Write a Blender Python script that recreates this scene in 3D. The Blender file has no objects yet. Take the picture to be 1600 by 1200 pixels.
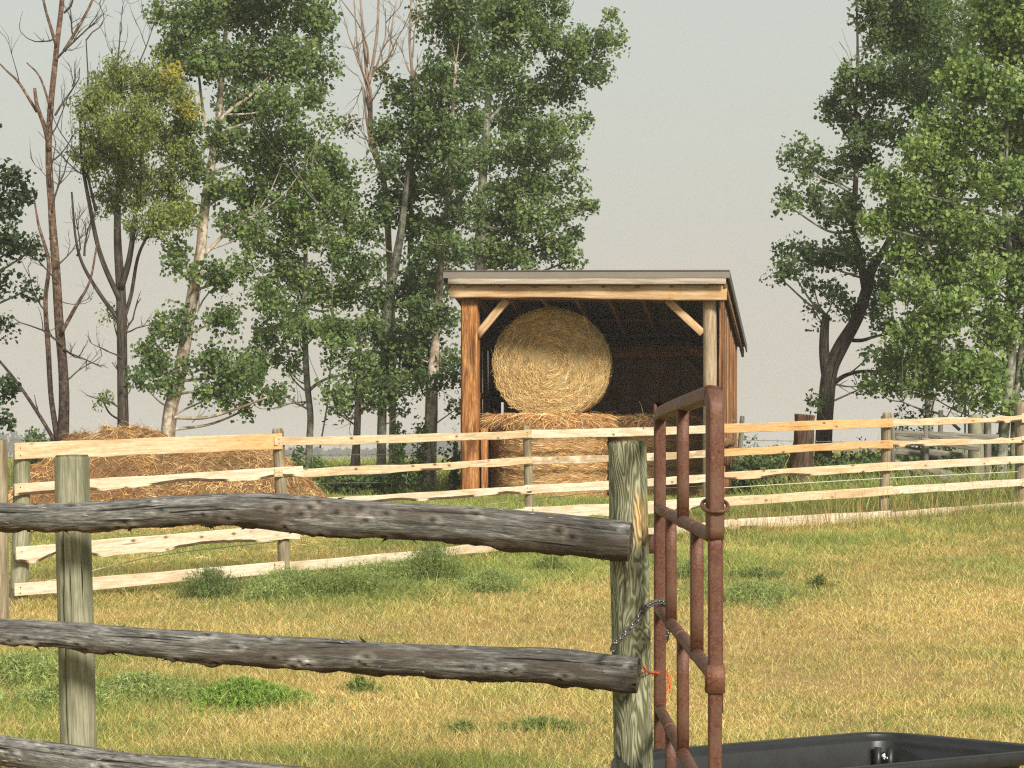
import bpy, math, random
import numpy as np
from mathutils import Vector

sc = bpy.context.scene
# ------------------------------------------------------------------ camera, sky, sun, exposure
F = 2800.0; HX = 800.0; HY = 712.0; CZ = 1.6
cam_d = bpy.data.cameras.new("camera"); cam = bpy.data.objects.new("camera", cam_d)
sc.collection.objects.link(cam); sc.camera = cam
cam_d.sensor_width = 36.0; cam_d.lens = 36.0 * F / 1600.0
cam_d.shift_y = (HY - 600.0) / 1600.0
cam_d.clip_start = 0.1; cam_d.clip_end = 6000
cam.location = (0, 0, CZ); cam.rotation_euler = (math.radians(90), 0, 0)

SUN_AZ = 27.0     # degrees to the right of straight behind the camera
SUN_EL = 33.0
w = bpy.data.worlds.new("World"); sc.world = w; w.use_nodes = True
nt = w.node_tree; nt.nodes.clear()
out = nt.nodes.new('ShaderNodeOutputWorld')
sky = nt.nodes.new('ShaderNodeTexSky'); sky.sky_type = 'NISHITA'; sky.sun_disc = False
sky.sun_elevation = math.radians(SUN_EL); sky.sun_rotation = math.radians(180 - SUN_AZ)
sky.dust_density = 6.0; sky.air_density = 1.0; sky.ozone_density = 1.0
bg1 = nt.nodes.new('ShaderNodeBackground'); bg1.inputs[1].default_value = 0.05
nt.links.new(sky.outputs[0], bg1.inputs[0])
tc = nt.nodes.new('ShaderNodeTexCoord'); sp = nt.nodes.new('ShaderNodeSeparateXYZ')
nt.links.new(tc.outputs['Generated'], sp.inputs[0])
rp = nt.nodes.new('ShaderNodeValToRGB'); nt.links.new(sp.outputs[2], rp.inputs[0])
els = rp.color_ramp.elements
els[0].position = 0.0; els[0].color = (0.555, 0.505, 0.425, 1)
els[1].position = 1.0; els[1].color = (0.50, 0.53, 0.55, 1)
e = els.new(0.10); e.color = (0.545, 0.525, 0.45, 1)
e = els.new(0.22); e.color = (0.53, 0.555, 0.505, 1)
bg2 = nt.nodes.new('ShaderNodeBackground'); bg2.inputs[1].default_value = 0.97
nt.links.new(rp.outputs[0], bg2.inputs[0])
mixw = nt.nodes.new('ShaderNodeMixShader'); mixw.inputs[0].default_value = 0.93
nt.links.new(bg1.outputs[0], mixw.inputs[1]); nt.links.new(bg2.outputs[0], mixw.inputs[2])
nt.links.new(mixw.outputs[0], out.inputs[0])

sd = bpy.data.lights.new("sun", 'SUN'); sun = bpy.data.objects.new("sun", sd)
sc.collection.objects.link(sun)
sd.energy = 4.0; sd.angle = math.radians(12.0); sd.color = (1.0, 0.93, 0.81)
a = math.radians(SUN_AZ); el = math.radians(SUN_EL)
sdir = Vector((math.sin(a) * math.cos(el), -math.cos(a) * math.cos(el), math.sin(el)))
sun.rotation_euler = sdir.to_track_quat('Z', 'Y').to_euler()
sun.location = (8, -12, 20)

sc.view_settings.view_transform = 'Standard'; sc.view_settings.look = 'None'
sc.view_settings.exposure = 0.34; sc.view_settings.gamma = 1.0
sc.render.engine = 'CYCLES'
sc.cycles.max_bounces = 6; sc.cycles.volume_bounces = 0
sc.cycles.transparent_max_bounces = 4
sc.cycles.use_denoising = False
sc.cycles.filter_width = 1.25
sc.cycles.sample_clamp_indirect = 4.0

# ------------------------------------------------------------------ helpers
rng = np.random.default_rng(7)
ORG = {}

def pw(x, y, D):
    return np.array([(x - HX) / F * D, D, CZ + (HY - y) / F * D])

def _hash(i, j, k, seed):
    i = i.astype(np.int64); j = j.astype(np.int64); k = k.astype(np.int64)
    h = (i * 73856093) ^ (j * 19349663) ^ (k * 83492791) ^ (seed * 2654435761 % 1000003)
    h = (h ^ (h >> 13)) * 1274126177 & 0x7fffffff
    h = (h ^ (h >> 15)) * 22695477 & 0x7fffffff
    return ((h >> 7) & 0xffff) / 65535.0

def vnoise(p, seed=0):
    p = np.atleast_2d(np.asarray(p, float)); f0 = np.floor(p); t = p - f0
    t = t * t * (3 - 2 * t); i, j, k = f0[:, 0], f0[:, 1], f0[:, 2]
    r = 0
    for a_ in (0, 1):
        for b_ in (0, 1):
            for c_ in (0, 1):
                wgt = (t[:, 0] if a_ else 1 - t[:, 0]) * (t[:, 1] if b_ else 1 - t[:, 1]) * (t[:, 2] if c_ else 1 - t[:, 2])
                r = r + wgt * _hash(i + a_, j + b_, k + c_, seed)
    return r * 2 - 1

def fbm(p, seed=0, o=3):
    p = np.atleast_2d(np.asarray(p, float)); r = 0; amp = 1.0; tot = 0
    for q in range(o):
        r = r + amp * vnoise(p * 2 ** q, seed + q * 17); tot += amp; amp *= .5
    return r / tot

class MB:
    def __init__(s): s.V = []; s.F4 = []; s.F3 = []; s.G = []; s.C = []; s.n = 0
    def add(s, V, F4=None, F3=None, G=None, C=None):
        V = np.asarray(V, float); n = len(V)
        if F4 is not None and len(F4): s.F4.append(np.asarray(F4, np.int64) + s.n)
        if F3 is not None and len(F3): s.F3.append(np.asarray(F3, np.int64) + s.n)
        s.V.append(V); s.G.append(V if G is None else np.asarray(G, float))
        if C is None: C = np.ones((n, 3))
        C = np.asarray(C, float)
        if C.ndim == 1: C = np.tile(C, (n, 1))
        s.C.append(C); s.n += n
        return s
    def build(s, name, mat, parent=None, loc=None, smooth=True):
        V = np.concatenate(s.V); G = np.concatenate(s.G); C = np.concatenate(s.C)
        if parent is not None: org = ORG[parent.name]
        elif loc is not None: org = np.array(loc, float)
        else: org = np.array([V[:, 0].mean(), V[:, 1].mean(), V[:, 2].min()])
        f4 = np.concatenate(s.F4) if s.F4 else np.zeros((0, 4), np.int64)
        f3 = np.concatenate(s.F3) if s.F3 else np.zeros((0, 3), np.int64)
        me = bpy.data.meshes.new(name)
        me.vertices.add(len(V)); me.vertices.foreach_set('co', (V - org).astype(np.float32).ravel())
        loops = np.concatenate([f4.ravel(), f3.ravel()]).astype(np.int32)
        me.loops.add(len(loops)); me.loops.foreach_set('vertex_index', loops)
        nf = len(f4) + len(f3); me.polygons.add(nf)
        st = np.concatenate([np.arange(len(f4)) * 4, len(f4) * 4 + np.arange(len(f3)) * 3]).astype(np.int32)
        me.polygons.foreach_set('loop_start', st)
        me.polygons.foreach_set('use_smooth', np.full(nf, smooth))
        at = me.attributes.new('gc', 'FLOAT_VECTOR', 'POINT'); at.data.foreach_set('vector', G.astype(np.float32).ravel())
        at = me.attributes.new('Col', 'FLOAT_COLOR', 'POINT')
        at.data.foreach_set('color', np.concatenate([C, np.ones((len(C), 1))], 1).astype(np.float32).ravel())
        me.update(calc_edges=True); me.validate()
        if mat is not None: me.materials.append(mat)
        o = bpy.data.objects.new(name, me); sc.collection.objects.link(o)
        if parent is not None: o.parent = parent; ORG[o.name] = org
        else: o.location = org; ORG[o.name] = org
        return o

def tag(o, label=None, cat=None, group=None, kind=None):
    if label: o['label'] = label
    if cat: o['category'] = cat
    if group: o['group'] = group
    if kind: o['kind'] = kind
    return o

def thing(name, label, cat, loc, group=None):
    o = bpy.data.objects.new(name, None); sc.collection.objects.link(o)
    o.empty_display_size = .2; o.location = loc; ORG[o.name] = np.array(loc, float)
    return tag(o, label, cat, group)

def nrm(v): v = np.asarray(v, float); return v / (np.linalg.norm(v) + 1e-12)

def resample(P, R, n):
    P = np.asarray(P, float); R = np.asarray(R, float)
    if len(P) == 2:
        t = np.linspace(0, 1, n)[:, None]; return P[0] * (1 - t) + P[1] * t, R[0] * (1 - t[:, 0]) + R[1] * t[:, 0]
    d = np.concatenate([[0], np.cumsum(np.linalg.norm(np.diff(P, axis=0), axis=1))])
    A = np.concatenate([[2 * P[0] - P[1]], P, [2 * P[-1] - P[-2]]])
    ts = np.linspace(0, d[-1], n); o = []; rr = np.interp(ts, d, R)
    for t in ts:
        i = min(max(np.searchsorted(d, t, 'right') - 1, 0), len(P) - 2)
        u = (t - d[i]) / max(d[i + 1] - d[i], 1e-9)
        p0, p1, p2, p3 = A[i], A[i + 1], A[i + 2], A[i + 3]
        o.append(.5 * ((2 * p1) + (-p0 + p2) * u + (2 * p0 - 5 * p1 + 4 * p2 - p3) * u * u + (-p0 + 3 * p1 - 3 * p2 + p3) * u ** 3))
    return np.array(o), rr

def frames(P, closed=False):
    T = np.gradient(P, axis=0)
    if closed: T = np.roll(P, -1, 0) - np.roll(P, 1, 0)
    T /= np.linalg.norm(T, axis=1)[:, None] + 1e-12
    up = np.array([0, 0, 1.]) if abs(T[0][2]) < .9 else np.array([0, -1., 0])
    N = []; n = nrm(up - T[0] * np.dot(up, T[0]))
    for t in T:
        n = nrm(n - t * np.dot(n, t)); N.append(n)
    N = np.array(N); B = np.cross(T, N)
    return T, N, B

def tube(mb, P, R, seg=8, n=None, cap=True, amp=0., nsc=6., seed=0, col=None, closed=False, s0=0., prof=None):
    """swept tube; amp = surface displacement in metres; prof = ring profile (k,2) in unit radius"""
    P = np.asarray(P, float); R = np.broadcast_to(np.asarray(R, float), (len(P),))
    if n: P, R = resample(P, R, n)
    m = len(P); T, N, B = frames(P, closed)
    if prof is None:
        ph = np.arange(seg) / seg * 2 * math.pi; prof = np.stack([np.cos(ph), np.sin(ph)], 1)
    k = len(prof); s = s0 + np.concatenate([[0], np.cumsum(np.linalg.norm(np.diff(P, axis=0), axis=1))])
    G = np.stack([np.repeat(s, k), (R[:, None] * prof[:, 0]).ravel(), (R[:, None] * prof[:, 1]).ravel()], 1)
    rr = R[:, None] * np.ones(k)
    if amp:
        q = G * np.array([nsc * .25, nsc, nsc]) + seed * 3.1
        rr = rr + amp * fbm(q, seed, 3).reshape(m, k)
    V = P[:, None] + N[:, None] * (rr * prof[:, 0])[..., None] + B[:, None] * (rr * prof[:, 1])[..., None]
    V = V.reshape(-1, 3)
    i = np.arange(m if closed else m - 1)[:, None]; j = np.arange(k)[None]; i2 = (i + 1) % m; j2 = (j + 1) % k
    F4 = np.stack(np.broadcast_arrays(i * k + j, i * k + j2, i2 * k + j2, i2 * k + j), -1).reshape(-1, 4)[:, ::-1]
    F3 = []
    if cap and not closed:
        V = np.concatenate([V, [P[0]], [P[-1]]]); G = np.concatenate([G, [[s[0], 0, 0]], [[s[-1], 0, 0]]])
        c0 = m * k; jj = np.arange(k); jn = (jj + 1) % k; b = (m - 1) * k
        F3 = np.concatenate([np.stack([np.full(k, c0), jj, jn], 1)[:, ::-1][:, ::-1], np.stack([np.full(k, c0 + 1), b + jn, b + jj], 1)])
    mb.add(V, F4, F3, G, col); return V

CH = .12
SQ = np.array([[1, 1 - CH], [1 - CH, 1], [-1 + CH, 1], [-1, 1 - CH], [-1, -1 + CH], [-1 + CH, -1], [1 - CH, -1], [1, -1 + CH]])
SQR = np.array([[math.copysign(abs(math.cos(t)) ** .35, math.cos(t)), math.copysign(abs(math.sin(t)) ** .35, math.sin(t))] for t in np.arange(20) / 20 * 2 * math.pi + .157])

def beam(mb, p0, p1, wd, ht, up=(0, 0, 1), n=12, wob=.004, seed=0, low=None, top=None, col=None, lowcol=None, sag=0.):
    """board or beam: 8-point chamfered section. low/top(s, L)-> offsets of lower / upper edge"""
    p0 = np.asarray(p0, float); p1 = np.asarray(p1, float); L = np.linalg.norm(p1 - p0)
    t = (p1 - p0) / L; u = nrm(np.asarray(up, float) - t * np.dot(up, t)); sde = np.cross(t, u)
    s = np.linspace(0, L, n)
    ch = min(.005, .15 * wd, .15 * ht)
    a, b = wd / 2, ht / 2
    bw = ch + min(.02, ht * .22)
    sec = np.array([[a, b - ch], [a - ch, b], [-a + ch, b], [-a, b - ch], [-a, -b + bw + .002], [-a, -b + bw], [-a, -b + ch], [-a + ch, -b], [a - ch, -b], [a, -b + ch], [a, -b + bw], [a, -b + bw + .002]])
    K = 12
    V = np.zeros((n, K, 3)); G = np.zeros((n, K, 3)); C = np.ones((n, K, 3)) * (1 if col is None else np.asarray(col, float))
    nz = np.stack([s * 2.2, np.full(n, seed * 1.7), np.zeros(n)], 1)
    ot = vnoise(nz, seed) * wob; ob = vnoise(nz + 9, seed + 3) * wob; os_ = vnoise(nz + 5, seed + 5) * wob
    if low is not None: ob = ob + low(s, L)
    if top is not None: ot = ot + top(s, L)
    sg = -sag * (1 - (2 * s / L - 1) ** 2)
    for k in range(K):
        hh = sec[k, 1] + (ot if sec[k, 1] > 0 else ob)
        V[:, k] = p0 + t * s[:, None] + sde * (sec[k, 0] + os_)[:, None] + u * (hh + sg)[:, None]
        G[:, k] = np.stack([s + seed * 7.3, np.full(n, sec[k, 0]) + seed, hh + seed * .37], 1)
    if lowcol is not None and low is not None:
        lv_ = low(s, L); m_ = lv_ > ht * .07
        m_ = m_ & (vnoise(np.stack([s * 2, 0 * s + seed, 0 * s], 1), 6) < .35)
        for q in (5, 6, 7, 8, 9, 10): C[m_, q] = np.asarray(lowcol) * (.6 + .8 * rng.random((m_.sum(), 1)))
    V = V.reshape(-1, 3); G = G.reshape(-1, 3)
    i = np.arange(n - 1)[:, None]; j = np.arange(K)[None]; j2 = (j + 1) % K
    F4 = np.stack(np.broadcast_arrays(i * K + j, i * K + j2, (i + 1) * K + j2, (i + 1) * K + j), -1).reshape(-1, 4)
    e0 = np.array([[0, 1, 2, 3], [0, 3, 4, 11], [11, 4, 5, 10], [10, 5, 6, 9], [9, 6, 7, 8]])[:, ::-1]; e1 = (e0 + (n - 1) * K)[:, ::-1]
    mb.add(V, np.concatenate([F4, e0, e1]), None, G, C.reshape(-1, 3))
    return mb

def strips(mb, B, D, U, L, W, bend, C, nseg=2, taper=.15, side=None):
    """many curved thin blades. B base (N,3), D direction, U bend direction, L length, W width"""
    N = len(B); L = np.broadcast_to(L, (N,)); W = np.broadcast_to(W, (N,)); bend = np.broadcast_to(bend, (N,))
    if side is None:
        side = rng.normal(size=(N, 3)); 
    side = side - D * (side * D).sum(1)[:, None]; side /= np.linalg.norm(side, axis=1)[:, None] + 1e-9
    V = np.zeros((N, nseg + 1, 2, 3))
    for i in range(nseg + 1):
        t = i / nseg
        c = B + D * (L * t)[:, None] + U * (bend * L * t * t)[:, None]
        wv = W * ((1 - t) + t * taper) if taper < 1 else W
        V[:, i, 0] = c - side * (wv / 2)[:, None]; V[:, i, 1] = c + side * (wv / 2)[:, None]
    base = np.arange(N)[:, None] * (nseg + 1) * 2
    F = np.concatenate([np.stack([base[:, 0] + 2 * i, base[:, 0] + 2 * i + 1, base[:, 0] + 2 * i + 3, base[:, 0] + 2 * i + 2], 1) for i in range(nseg)])
    Cc = np.repeat(C, (nseg + 1) * 2, axis=0)
    mb.add(V.reshape(-1, 3), F, None, None, Cc)

def unit(v): return v / (np.linalg.norm(v, axis=1)[:, None] + 1e-9)

# ------------------------------------------------------------------ materials
def newmat(name):
    m = bpy.data.materials.new(name); m.use_nodes = True; t = m.node_tree
    b = t.nodes['Principled BSDF']; return m, t, b

def nd(t, k, **kw):
    n = t.nodes.new(k)
    for a_, b_ in kw.items(): setattr(n, a_, b_)
    return n

def ramp(t, src, stops):
    r = nd(t, 'ShaderNodeValToRGB'); el_ = r.color_ramp.elements
    while len(el_) < len(stops): el_.new(.5)
    for e_, (p, c) in zip(el_, stops):
        e_.position = p; e_.color = (*(c if hasattr(c, '__len__') else (c, c, c)), 1)
    t.links.new(src, r.inputs[0]); return r.outputs[0]

def mixc(t, fac, a_, b_, mode='MIX'):
    m = nd(t, 'ShaderNodeMix', data_type='RGBA', blend_type=mode)
    for s_, v in ((m.inputs[0], fac), (m.inputs[6], a_), (m.inputs[7], b_)):
        if isinstance(v, bpy.types.NodeSocket): t.links.new(v, s_)
        elif hasattr(v, '__len__'): s_.default_value = (*v, 1)
        else: s_.default_value = v
    return m.outputs[2]

def vecs(t, scale, attr='gc'):
    a_ = nd(t, 'ShaderNodeAttribute', attribute_name=attr)
    v = nd(t, 'ShaderNodeVectorMath', operation='MULTIPLY'); v.inputs[1].default_value = scale
    t.links.new(a_.outputs['Vector'], v.inputs[0]); return v.outputs[0]

def noise(t, vec, scale=1., detail=4., rough=.6, dist=0.):
    n = nd(t, 'ShaderNodeTexNoise'); n.inputs['Scale'].default_value = scale
    n.inputs['Detail'].default_value = detail; n.inputs['Roughness'].default_value = rough
    n.inputs['Distortion'].default_value = dist
    if vec is not None: t.links.new(vec, n.inputs['Vector'])
    return n.outputs['Fac']

def bump(t, b, h, strength, dist=.01):
    n = nd(t, 'ShaderNodeBump'); n.inputs['Strength'].default_value = strength; n.inputs['Distance'].default_value = dist
    t.links.new(h, n.inputs['Height']); t.links.new(n.outputs[0], b.inputs['Normal'])

def wood(name, dark, mid, light, st=(2.5, 45, 45), fine=None, fine_lo=.5, blotch=None, blotch_amt=.5, crack=0.0, rough=.85, bmp=.5, swirl=0., lo=.3, hi=.7, crackcol=(.012, .01, .008), knots=None):
    m, t, b = newmat(name)
    g = noise(t, vecs(t, st), 1., 5, .65, .3)
    if swirl:
        n2 = noise(t, vecs(t, (2.6, 13, 13)), 1., 3, .45, .5)
        ml = nd(t, 'ShaderNodeMath', operation='MULTIPLY'); ml.inputs[1].default_value = swirl; t.links.new(n2, ml.inputs[0])
        sn = nd(t, 'ShaderNodeMath', operation='SINE'); t.links.new(ml.outputs[0], sn.inputs[0])
        mr = nd(t, 'ShaderNodeMapRange'); mr.inputs[1].default_value = -1; t.links.new(sn.outputs[0], mr.inputs[0])
        mx = nd(t, 'ShaderNodeMix', data_type='FLOAT'); mx.inputs[0].default_value = .42
        t.links.new(g, mx.inputs[2]); t.links.new(mr.outputs[0], mx.inputs[3]); g = mx.outputs[0]
    c = ramp(t, g, [(lo, dark), ((lo + hi) / 2, mid), (hi, light)])
    if fine:
        nf_ = noise(t, vecs(t, fine), 1., 4, .7)
        c = mixc(t, 1., c, ramp(t, nf_, [(.32, fine_lo), (.68, 2 - fine_lo)]), 'MULTIPLY')
    if blotch is not None:
        n3 = noise(t, vecs(t, (1.3, 7, 7)), 1., 4, .6, .8)
        f = ramp(t, n3, [(.48, 0.), (.66, blotch_amt)])
        c = mixc(t, f, c, blotch)
    if crack:
        n4 = noise(t, vecs(t, (1.9, 52, 52)), 1., 3, .6, .2)
        f = ramp(t, n4, [(.5 - crack - .03, 1.), (.5 - crack + .02, 0.)])
        c = mixc(t, f, c, crackcol)
    if knots:
        vo = nd(t, 'ShaderNodeTexVoronoi'); t.links.new(vecs(t, knots), vo.inputs['Vector']); vo.inputs['Scale'].default_value = 1.
        sx = nd(t, 'ShaderNodeSeparateColor'); t.links.new(vo.outputs['Color'], sx.inputs[0])
        pk = ramp(t, sx.outputs[0], [(.62, 0.), (.64, 1.)]); rg = ramp(t, vo.outputs['Distance'], [(.0, 1.), (.09, .9), (.14, .35), (.26, 0.)])
        ml2 = nd(t, 'ShaderNodeMath', operation='MULTIPLY'); t.links.new(pk, ml2.inputs[0]); t.links.new(rg, ml2.inputs[1])
        c = mixc(t, ml2.outputs[0], c, (.16, .085, .04))
    at = nd(t, 'ShaderNodeAttribute', attribute_name='Col')
    c = mixc(t, 1., c, at.outputs['Color'], 'MULTIPLY')
    t.links.new(c, b.inputs['Base Color']); b.inputs['Roughness'].default_value = rough
    b.inputs['Specular IOR Level'].default_value = .2
    bump(t, b, g, bmp); return m

def colmat(name, rough=.8, transl=0., spec=.2, var=None):
    m, t, b = newmat(name); at = nd(t, 'ShaderNodeAttribute', attribute_name='Col'); c = at.outputs['Color']
    if var:
        n1 = noise(t, vecs(t, var), 1., 4, .6); c = mixc(t, 1., c, ramp(t, n1, [(.3, .62), (.7, 1.25)]), 'MULTIPLY')
    t.links.new(c, b.inputs['Base Color']); b.inputs['Roughness'].default_value = rough
    b.inputs['Specular IOR Level'].default_value = spec
    if transl:
        tr = nd(t, 'ShaderNodeBsdfTranslucent'); t.links.new(c, tr.inputs[0])
        mx = nd(t, 'ShaderNodeMixShader'); mx.inputs[0].default_value = transl
        o = t.nodes['Material Output']
        t.links.new(b.outputs[0], mx.inputs[1]); t.links.new(tr.outputs[0], mx.inputs[2]); t.links.new(mx.outputs[0], o.inputs[0])
    return m

M_board = wood('fresh_sawn_wood', (.50, .41, .28), (.67, .58, .43), (.78, .71, .57), st=(3, 60, 60), fine=(14, 60, 60), fine_lo=.82, blotch=(.50, .33, .17), blotch_amt=.6, crack=.19, crackcol=(.25, .18, .11), bmp=.3, knots=(6, 11, 11))
M_log = wood('weathered_log', (.06, .058, .053), (.155, .150, .137), (.34, .33, .305), st=(6, 60, 60), fine=(26, 170, 170), fine_lo=.45, blotch=(.075, .058, .045), blotch_amt=.75, crack=.115, bmp=1., lo=.3, hi=.74)
M_greenpost = wood('treated_post_wood', (.12, .12, .065), (.24, .24, .145), (.40, .39, .27), st=(4, 60, 60), blotch=(.13, .16, .09), blotch_amt=.5, crack=.17, swirl=105., bmp=.5)
M_greypost = wood('weathered_treated_post', (.18, .175, .11), (.28, .27, .18), (.39, .38, .27), st=(3, 40, 40), fine=(8, 150, 150), fine_lo=.65, blotch=(.10, .11, .06), blotch_amt=.6, crack=.17, bmp=.5)
M_fpost = wood('fence_post_wood', (.13, .10, .06), (.28, .23, .15), (.45, .39, .28), st=(3, 45, 45), blotch=(.14, .09, .05), blotch_amt=.6, crack=.17, bmp=.5)
M_orange = wood('orange_timber', (.15, .05, .016), (.38, .16, .052), (.62, .34, .14), st=(3, 40, 40), fine=(7, 120, 120), blotch=(.11, .04, .016), blotch_amt=.9, crack=.15, bmp=.5)
M_beam = wood('pale_timber', (.42, .25, .12), (.60, .41, .23), (.74, .57, .37), st=(2, 30, 30), blotch=(.40, .19, .07), blotch_amt=.55, bmp=.3)
M_shedpost = wood('grey_round_pole', (.26, .19, .12), (.42, .32, .21), (.56, .45, .32), st=(3, 30, 30), blotch=(.25, .18, .10), blotch_amt=.5, crack=.18, bmp=.4)
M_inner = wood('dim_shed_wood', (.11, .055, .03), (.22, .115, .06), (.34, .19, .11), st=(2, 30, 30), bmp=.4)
M_oldwood = wood('old_grey_wood', (.08, .07, .055), (.20, .185, .15), (.36, .33, .27), st=(2, 30, 30), crack=.15, bmp=.5)
M_stump = wood('dark_stump_wood', (.025, .018, .012), (.07, .045, .03), (.14, .09, .055), st=(3, 20, 20), blotch=(.34, .15, .06), blotch_amt=.45, crack=.1, bmp=.9)
M_barkdark = wood('dark_furrowed_bark', (.022, .018, .014), (.065, .052, .04), (.14, .12, .095), st=(5, 45, 45), crack=.1, bmp=1.)
M_barkred = wood('reddish_brown_bark', (.045, .028, .020), (.14, .085, .06), (.32, .22, .16), st=(16, 14, 14), fine=(9, 60, 60), crack=.12, bmp=.6)
M_barkbirch = wood('pale_peeling_bark', (.20, .145, .10), (.50, .42, .33), (.70, .63, .54), st=(12, 9, 9), blotch=(.16, .09, .05), blotch_amt=.8, crack=.14, bmp=.6, crackcol=(.035, .025, .02))
M_barkpop = wood('grey_green_poplar_bark', (.10, .10, .075), (.26, .26, .20), (.42, .42, .34), st=(12, 8, 8), blotch=(.06, .055, .04), blotch_amt=.9, crack=.14, bmp=.6)
M_barkdead = wood('bare_dead_wood', (.16, .11, .075), (.30, .22, .165), (.46, .37, .29), st=(4, 30, 30), bmp=.4)
M_leaf = colmat('leaf', rough=.45, transl=.42, spec=.2)
M_grass = colmat('grass_blade', rough=.75, transl=.25, spec=.12)
M_hay = colmat('hay_strand', rough=.8, transl=.12, spec=.15)
M_haycore = colmat('packed_hay', rough=.95, spec=.05, var=(25, 25, 60))

def rustmat():
    m, t, b = newmat('rusty_steel')
    v = vecs(t, (1, 1, 1)); g = noise(t, v, 120., 6, .7); h = noise(t, v, 14., 5, .65)
    c = ramp(t, g, [(.3, (.045, .018, .012)), (.5, (.115, .042, .023)), (.72, (.23, .09, .045))])
    f = ramp(t, h, [(.42, 0.), (.6, .8)])
    c = mixc(t, f, c, (.145, .075, .050))
    sc_ = noise(t, vecs(t, (6, 60, 60)), 2., 3, .5); f2 = ramp(t, sc_, [(.72, 0.), (.76, .55)])
    c = mixc(t, f2, c, (.34, .24, .19))
    at = nd(t, 'ShaderNodeAttribute', attribute_name='Col'); c = mixc(t, 1., c, at.outputs['Color'], 'MULTIPLY')
    t.links.new(c, b.inputs['Base Color']); b.inputs['Roughness'].default_value = .55; b.inputs['Metallic'].default_value = .15
    b.inputs['Specular IOR Level'].default_value = .4
    bump(t, b, g, .35, .003); return m
M_rust = rustmat()

def simple(name, col, rough=.5, metal=0., bscale=60., var=.2, bmp=.1, spec=.5):
    m, t, b = newmat(name); tcn = nd(t, 'ShaderNodeTexCoord')
    n = noise(t, tcn.outputs['Object'], bscale, 4, .6); n2 = noise(t, tcn.outputs['Object'], bscale * .12, 4, .6)
    c = mixc(t, ramp(t, n2, [(.3, 0.), (.7, 1.)]), tuple(x * (1 - var) for x in col), tuple(min(1, x * (1 + var)) for x in col))
    t.links.new(c, b.inputs['Base Color']); b.inputs['Roughness'].default_value = rough; b.inputs['Metallic'].default_value = metal
    b.inputs['Specular IOR Level'].default_value = spec
    bump(t, b, n, bmp, .003); return m
M_plastic = simple('black_plastic', (.013, .014, .014), .38, 0, 90, .35, .15)
M_roof = simple('taupe_metal_roofing', (.27, .235, .205), .45, .3, 20, .08, .03)
M_roofpanel = simple('roof_panel_metal', (.13, .11, .10), .45, .4, 20, .1, .03)
M_chain = simple('galvanised_chain', (.22, .21, .19), .35, .85, 90, .35, .1)
M_wire = simple('wire_steel', (.25, .22, .18), .5, .6, 60, .2, .05)
M_cord = simple('pale_fence_cord', (.55, .55, .42), .8, 0, 60, .2, .1)
M_twine = simple('orange_twine', (.75, .16, .05), .8, 0, 90, .2, .2)
M_white = simple('dried_white_splash', (.7, .7, .66), .8, 0, 90, .1, .1)

# ------------------------------------------------------------------ terrain
GY = np.array([-30, 0, 7, 12, 15.5, 17, 20, 22.2, 23.3, 25, 27, 30, 34, 40, 80, 300, 1300.])
GZ = np.array([0, 0, 0, .15, .27, .40, .50, .62, .72, .83, .90, .97, 1.05, 1.10, 1.20, 1.2, 1.2])
_yy = np.linspace(-30, 1300, 13301); _zz = np.interp(_yy, GY, GZ)
_k = np.ones(21) / 21; _zz = np.convolve(np.pad(_zz, 10, mode='edge'), _k, 'valid')

def gz(X, Y):
    X = np.asarray(X, float); Y = np.asarray(Y, float)
    z = np.interp(Y, _yy, _zz)
    p = np.stack([np.ravel(X) * .35, np.ravel(Y) * .35, np.zeros(X.size)], 1) if X.size > 1 else np.array([[float(X) * .35, float(Y) * .35, 0]])
    n = vnoise(p, 5).reshape(X.shape) if X.size > 1 else vnoise(p, 5)[0]
    return z + .03 * n * np.clip((60 - np.abs(Y)) / 20, 0, 1)

def gp(px, py):
    """ground point seen at a place in the photograph"""
    Ys = np.linspace(6, 80, 7401); X = (px - HX) / F * Ys; z = np.interp(Ys, _yy, _zz)
    yy = HY - (z - CZ) * F / Ys
    i = np.argmax(yy <= py); return np.array([X[i], Ys[i], float(gz(X[i], Ys[i]))])

# (px, py, rx, ry metres, strength, kind)
GREEN = [(330, 925, .35, .3, 1.), (520, 925, 1.1, .9, 1.), (700, 900, 1.0, 1.1, 1.), (880, 880, .7, .9, .6), (780, 915, .35, .4, .8), (862, 890, .28, .3, .9),
         (1170, 925, .6, .7, .8), (380, 1090, .38, .3, 1.), (25, 1060, .45, .6, 1.), (205, 1085, .6, .5, .9), (110, 1110, .5, .5, .8), (90, 1030, .5, .4, .7), (850, 1132, .25, .12, .7),
         (480, 1180, .6, .22, .6), (200, 1140, .4, .3, .4), (600, 850, 1.5, .8, .5), (250, 850, 1.5, 1.2, .45), (1080, 880, .8, 1.2, .6), (1250, 850, 1.5, .8, .3), (560, 1075, .12, .1, .8), (720, 1135, .07, .06, .8),
         (40, 1160, .6, .3, .5), (700, 1195, .5, .2, .5), (1560, 1120, .2, .2, .3), (900, 950, .8, .6, .2)]
GP = [(gp(a_, b_), rx, ry, s_) for a_, b_, rx, ry, s_ in GREEN]

def green(X, Y):
    g = np.zeros(len(X))
    for c, rx, ry, s_ in GP:
        g = np.maximum(g, s_ * np.exp(-(((X - c[0]) / rx) ** 2 + ((Y - c[1]) / ry) ** 2)))
    P = np.stack([X, Y, 0 * X], 1)
    n = fbm(P * .8, 21, 4); n2 = fbm(P * 3.5, 31, 3)
    g = g + .22 + .36 * n + .32 * n2
    g = g + np.clip((Y - 16.5) / 6, 0, .28) + np.clip((Y - 23.5) / 2, 0, .55) + np.clip((9.2 - Y) / 2, 0, .25)
    return np.clip(g, 0, 1)

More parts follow.
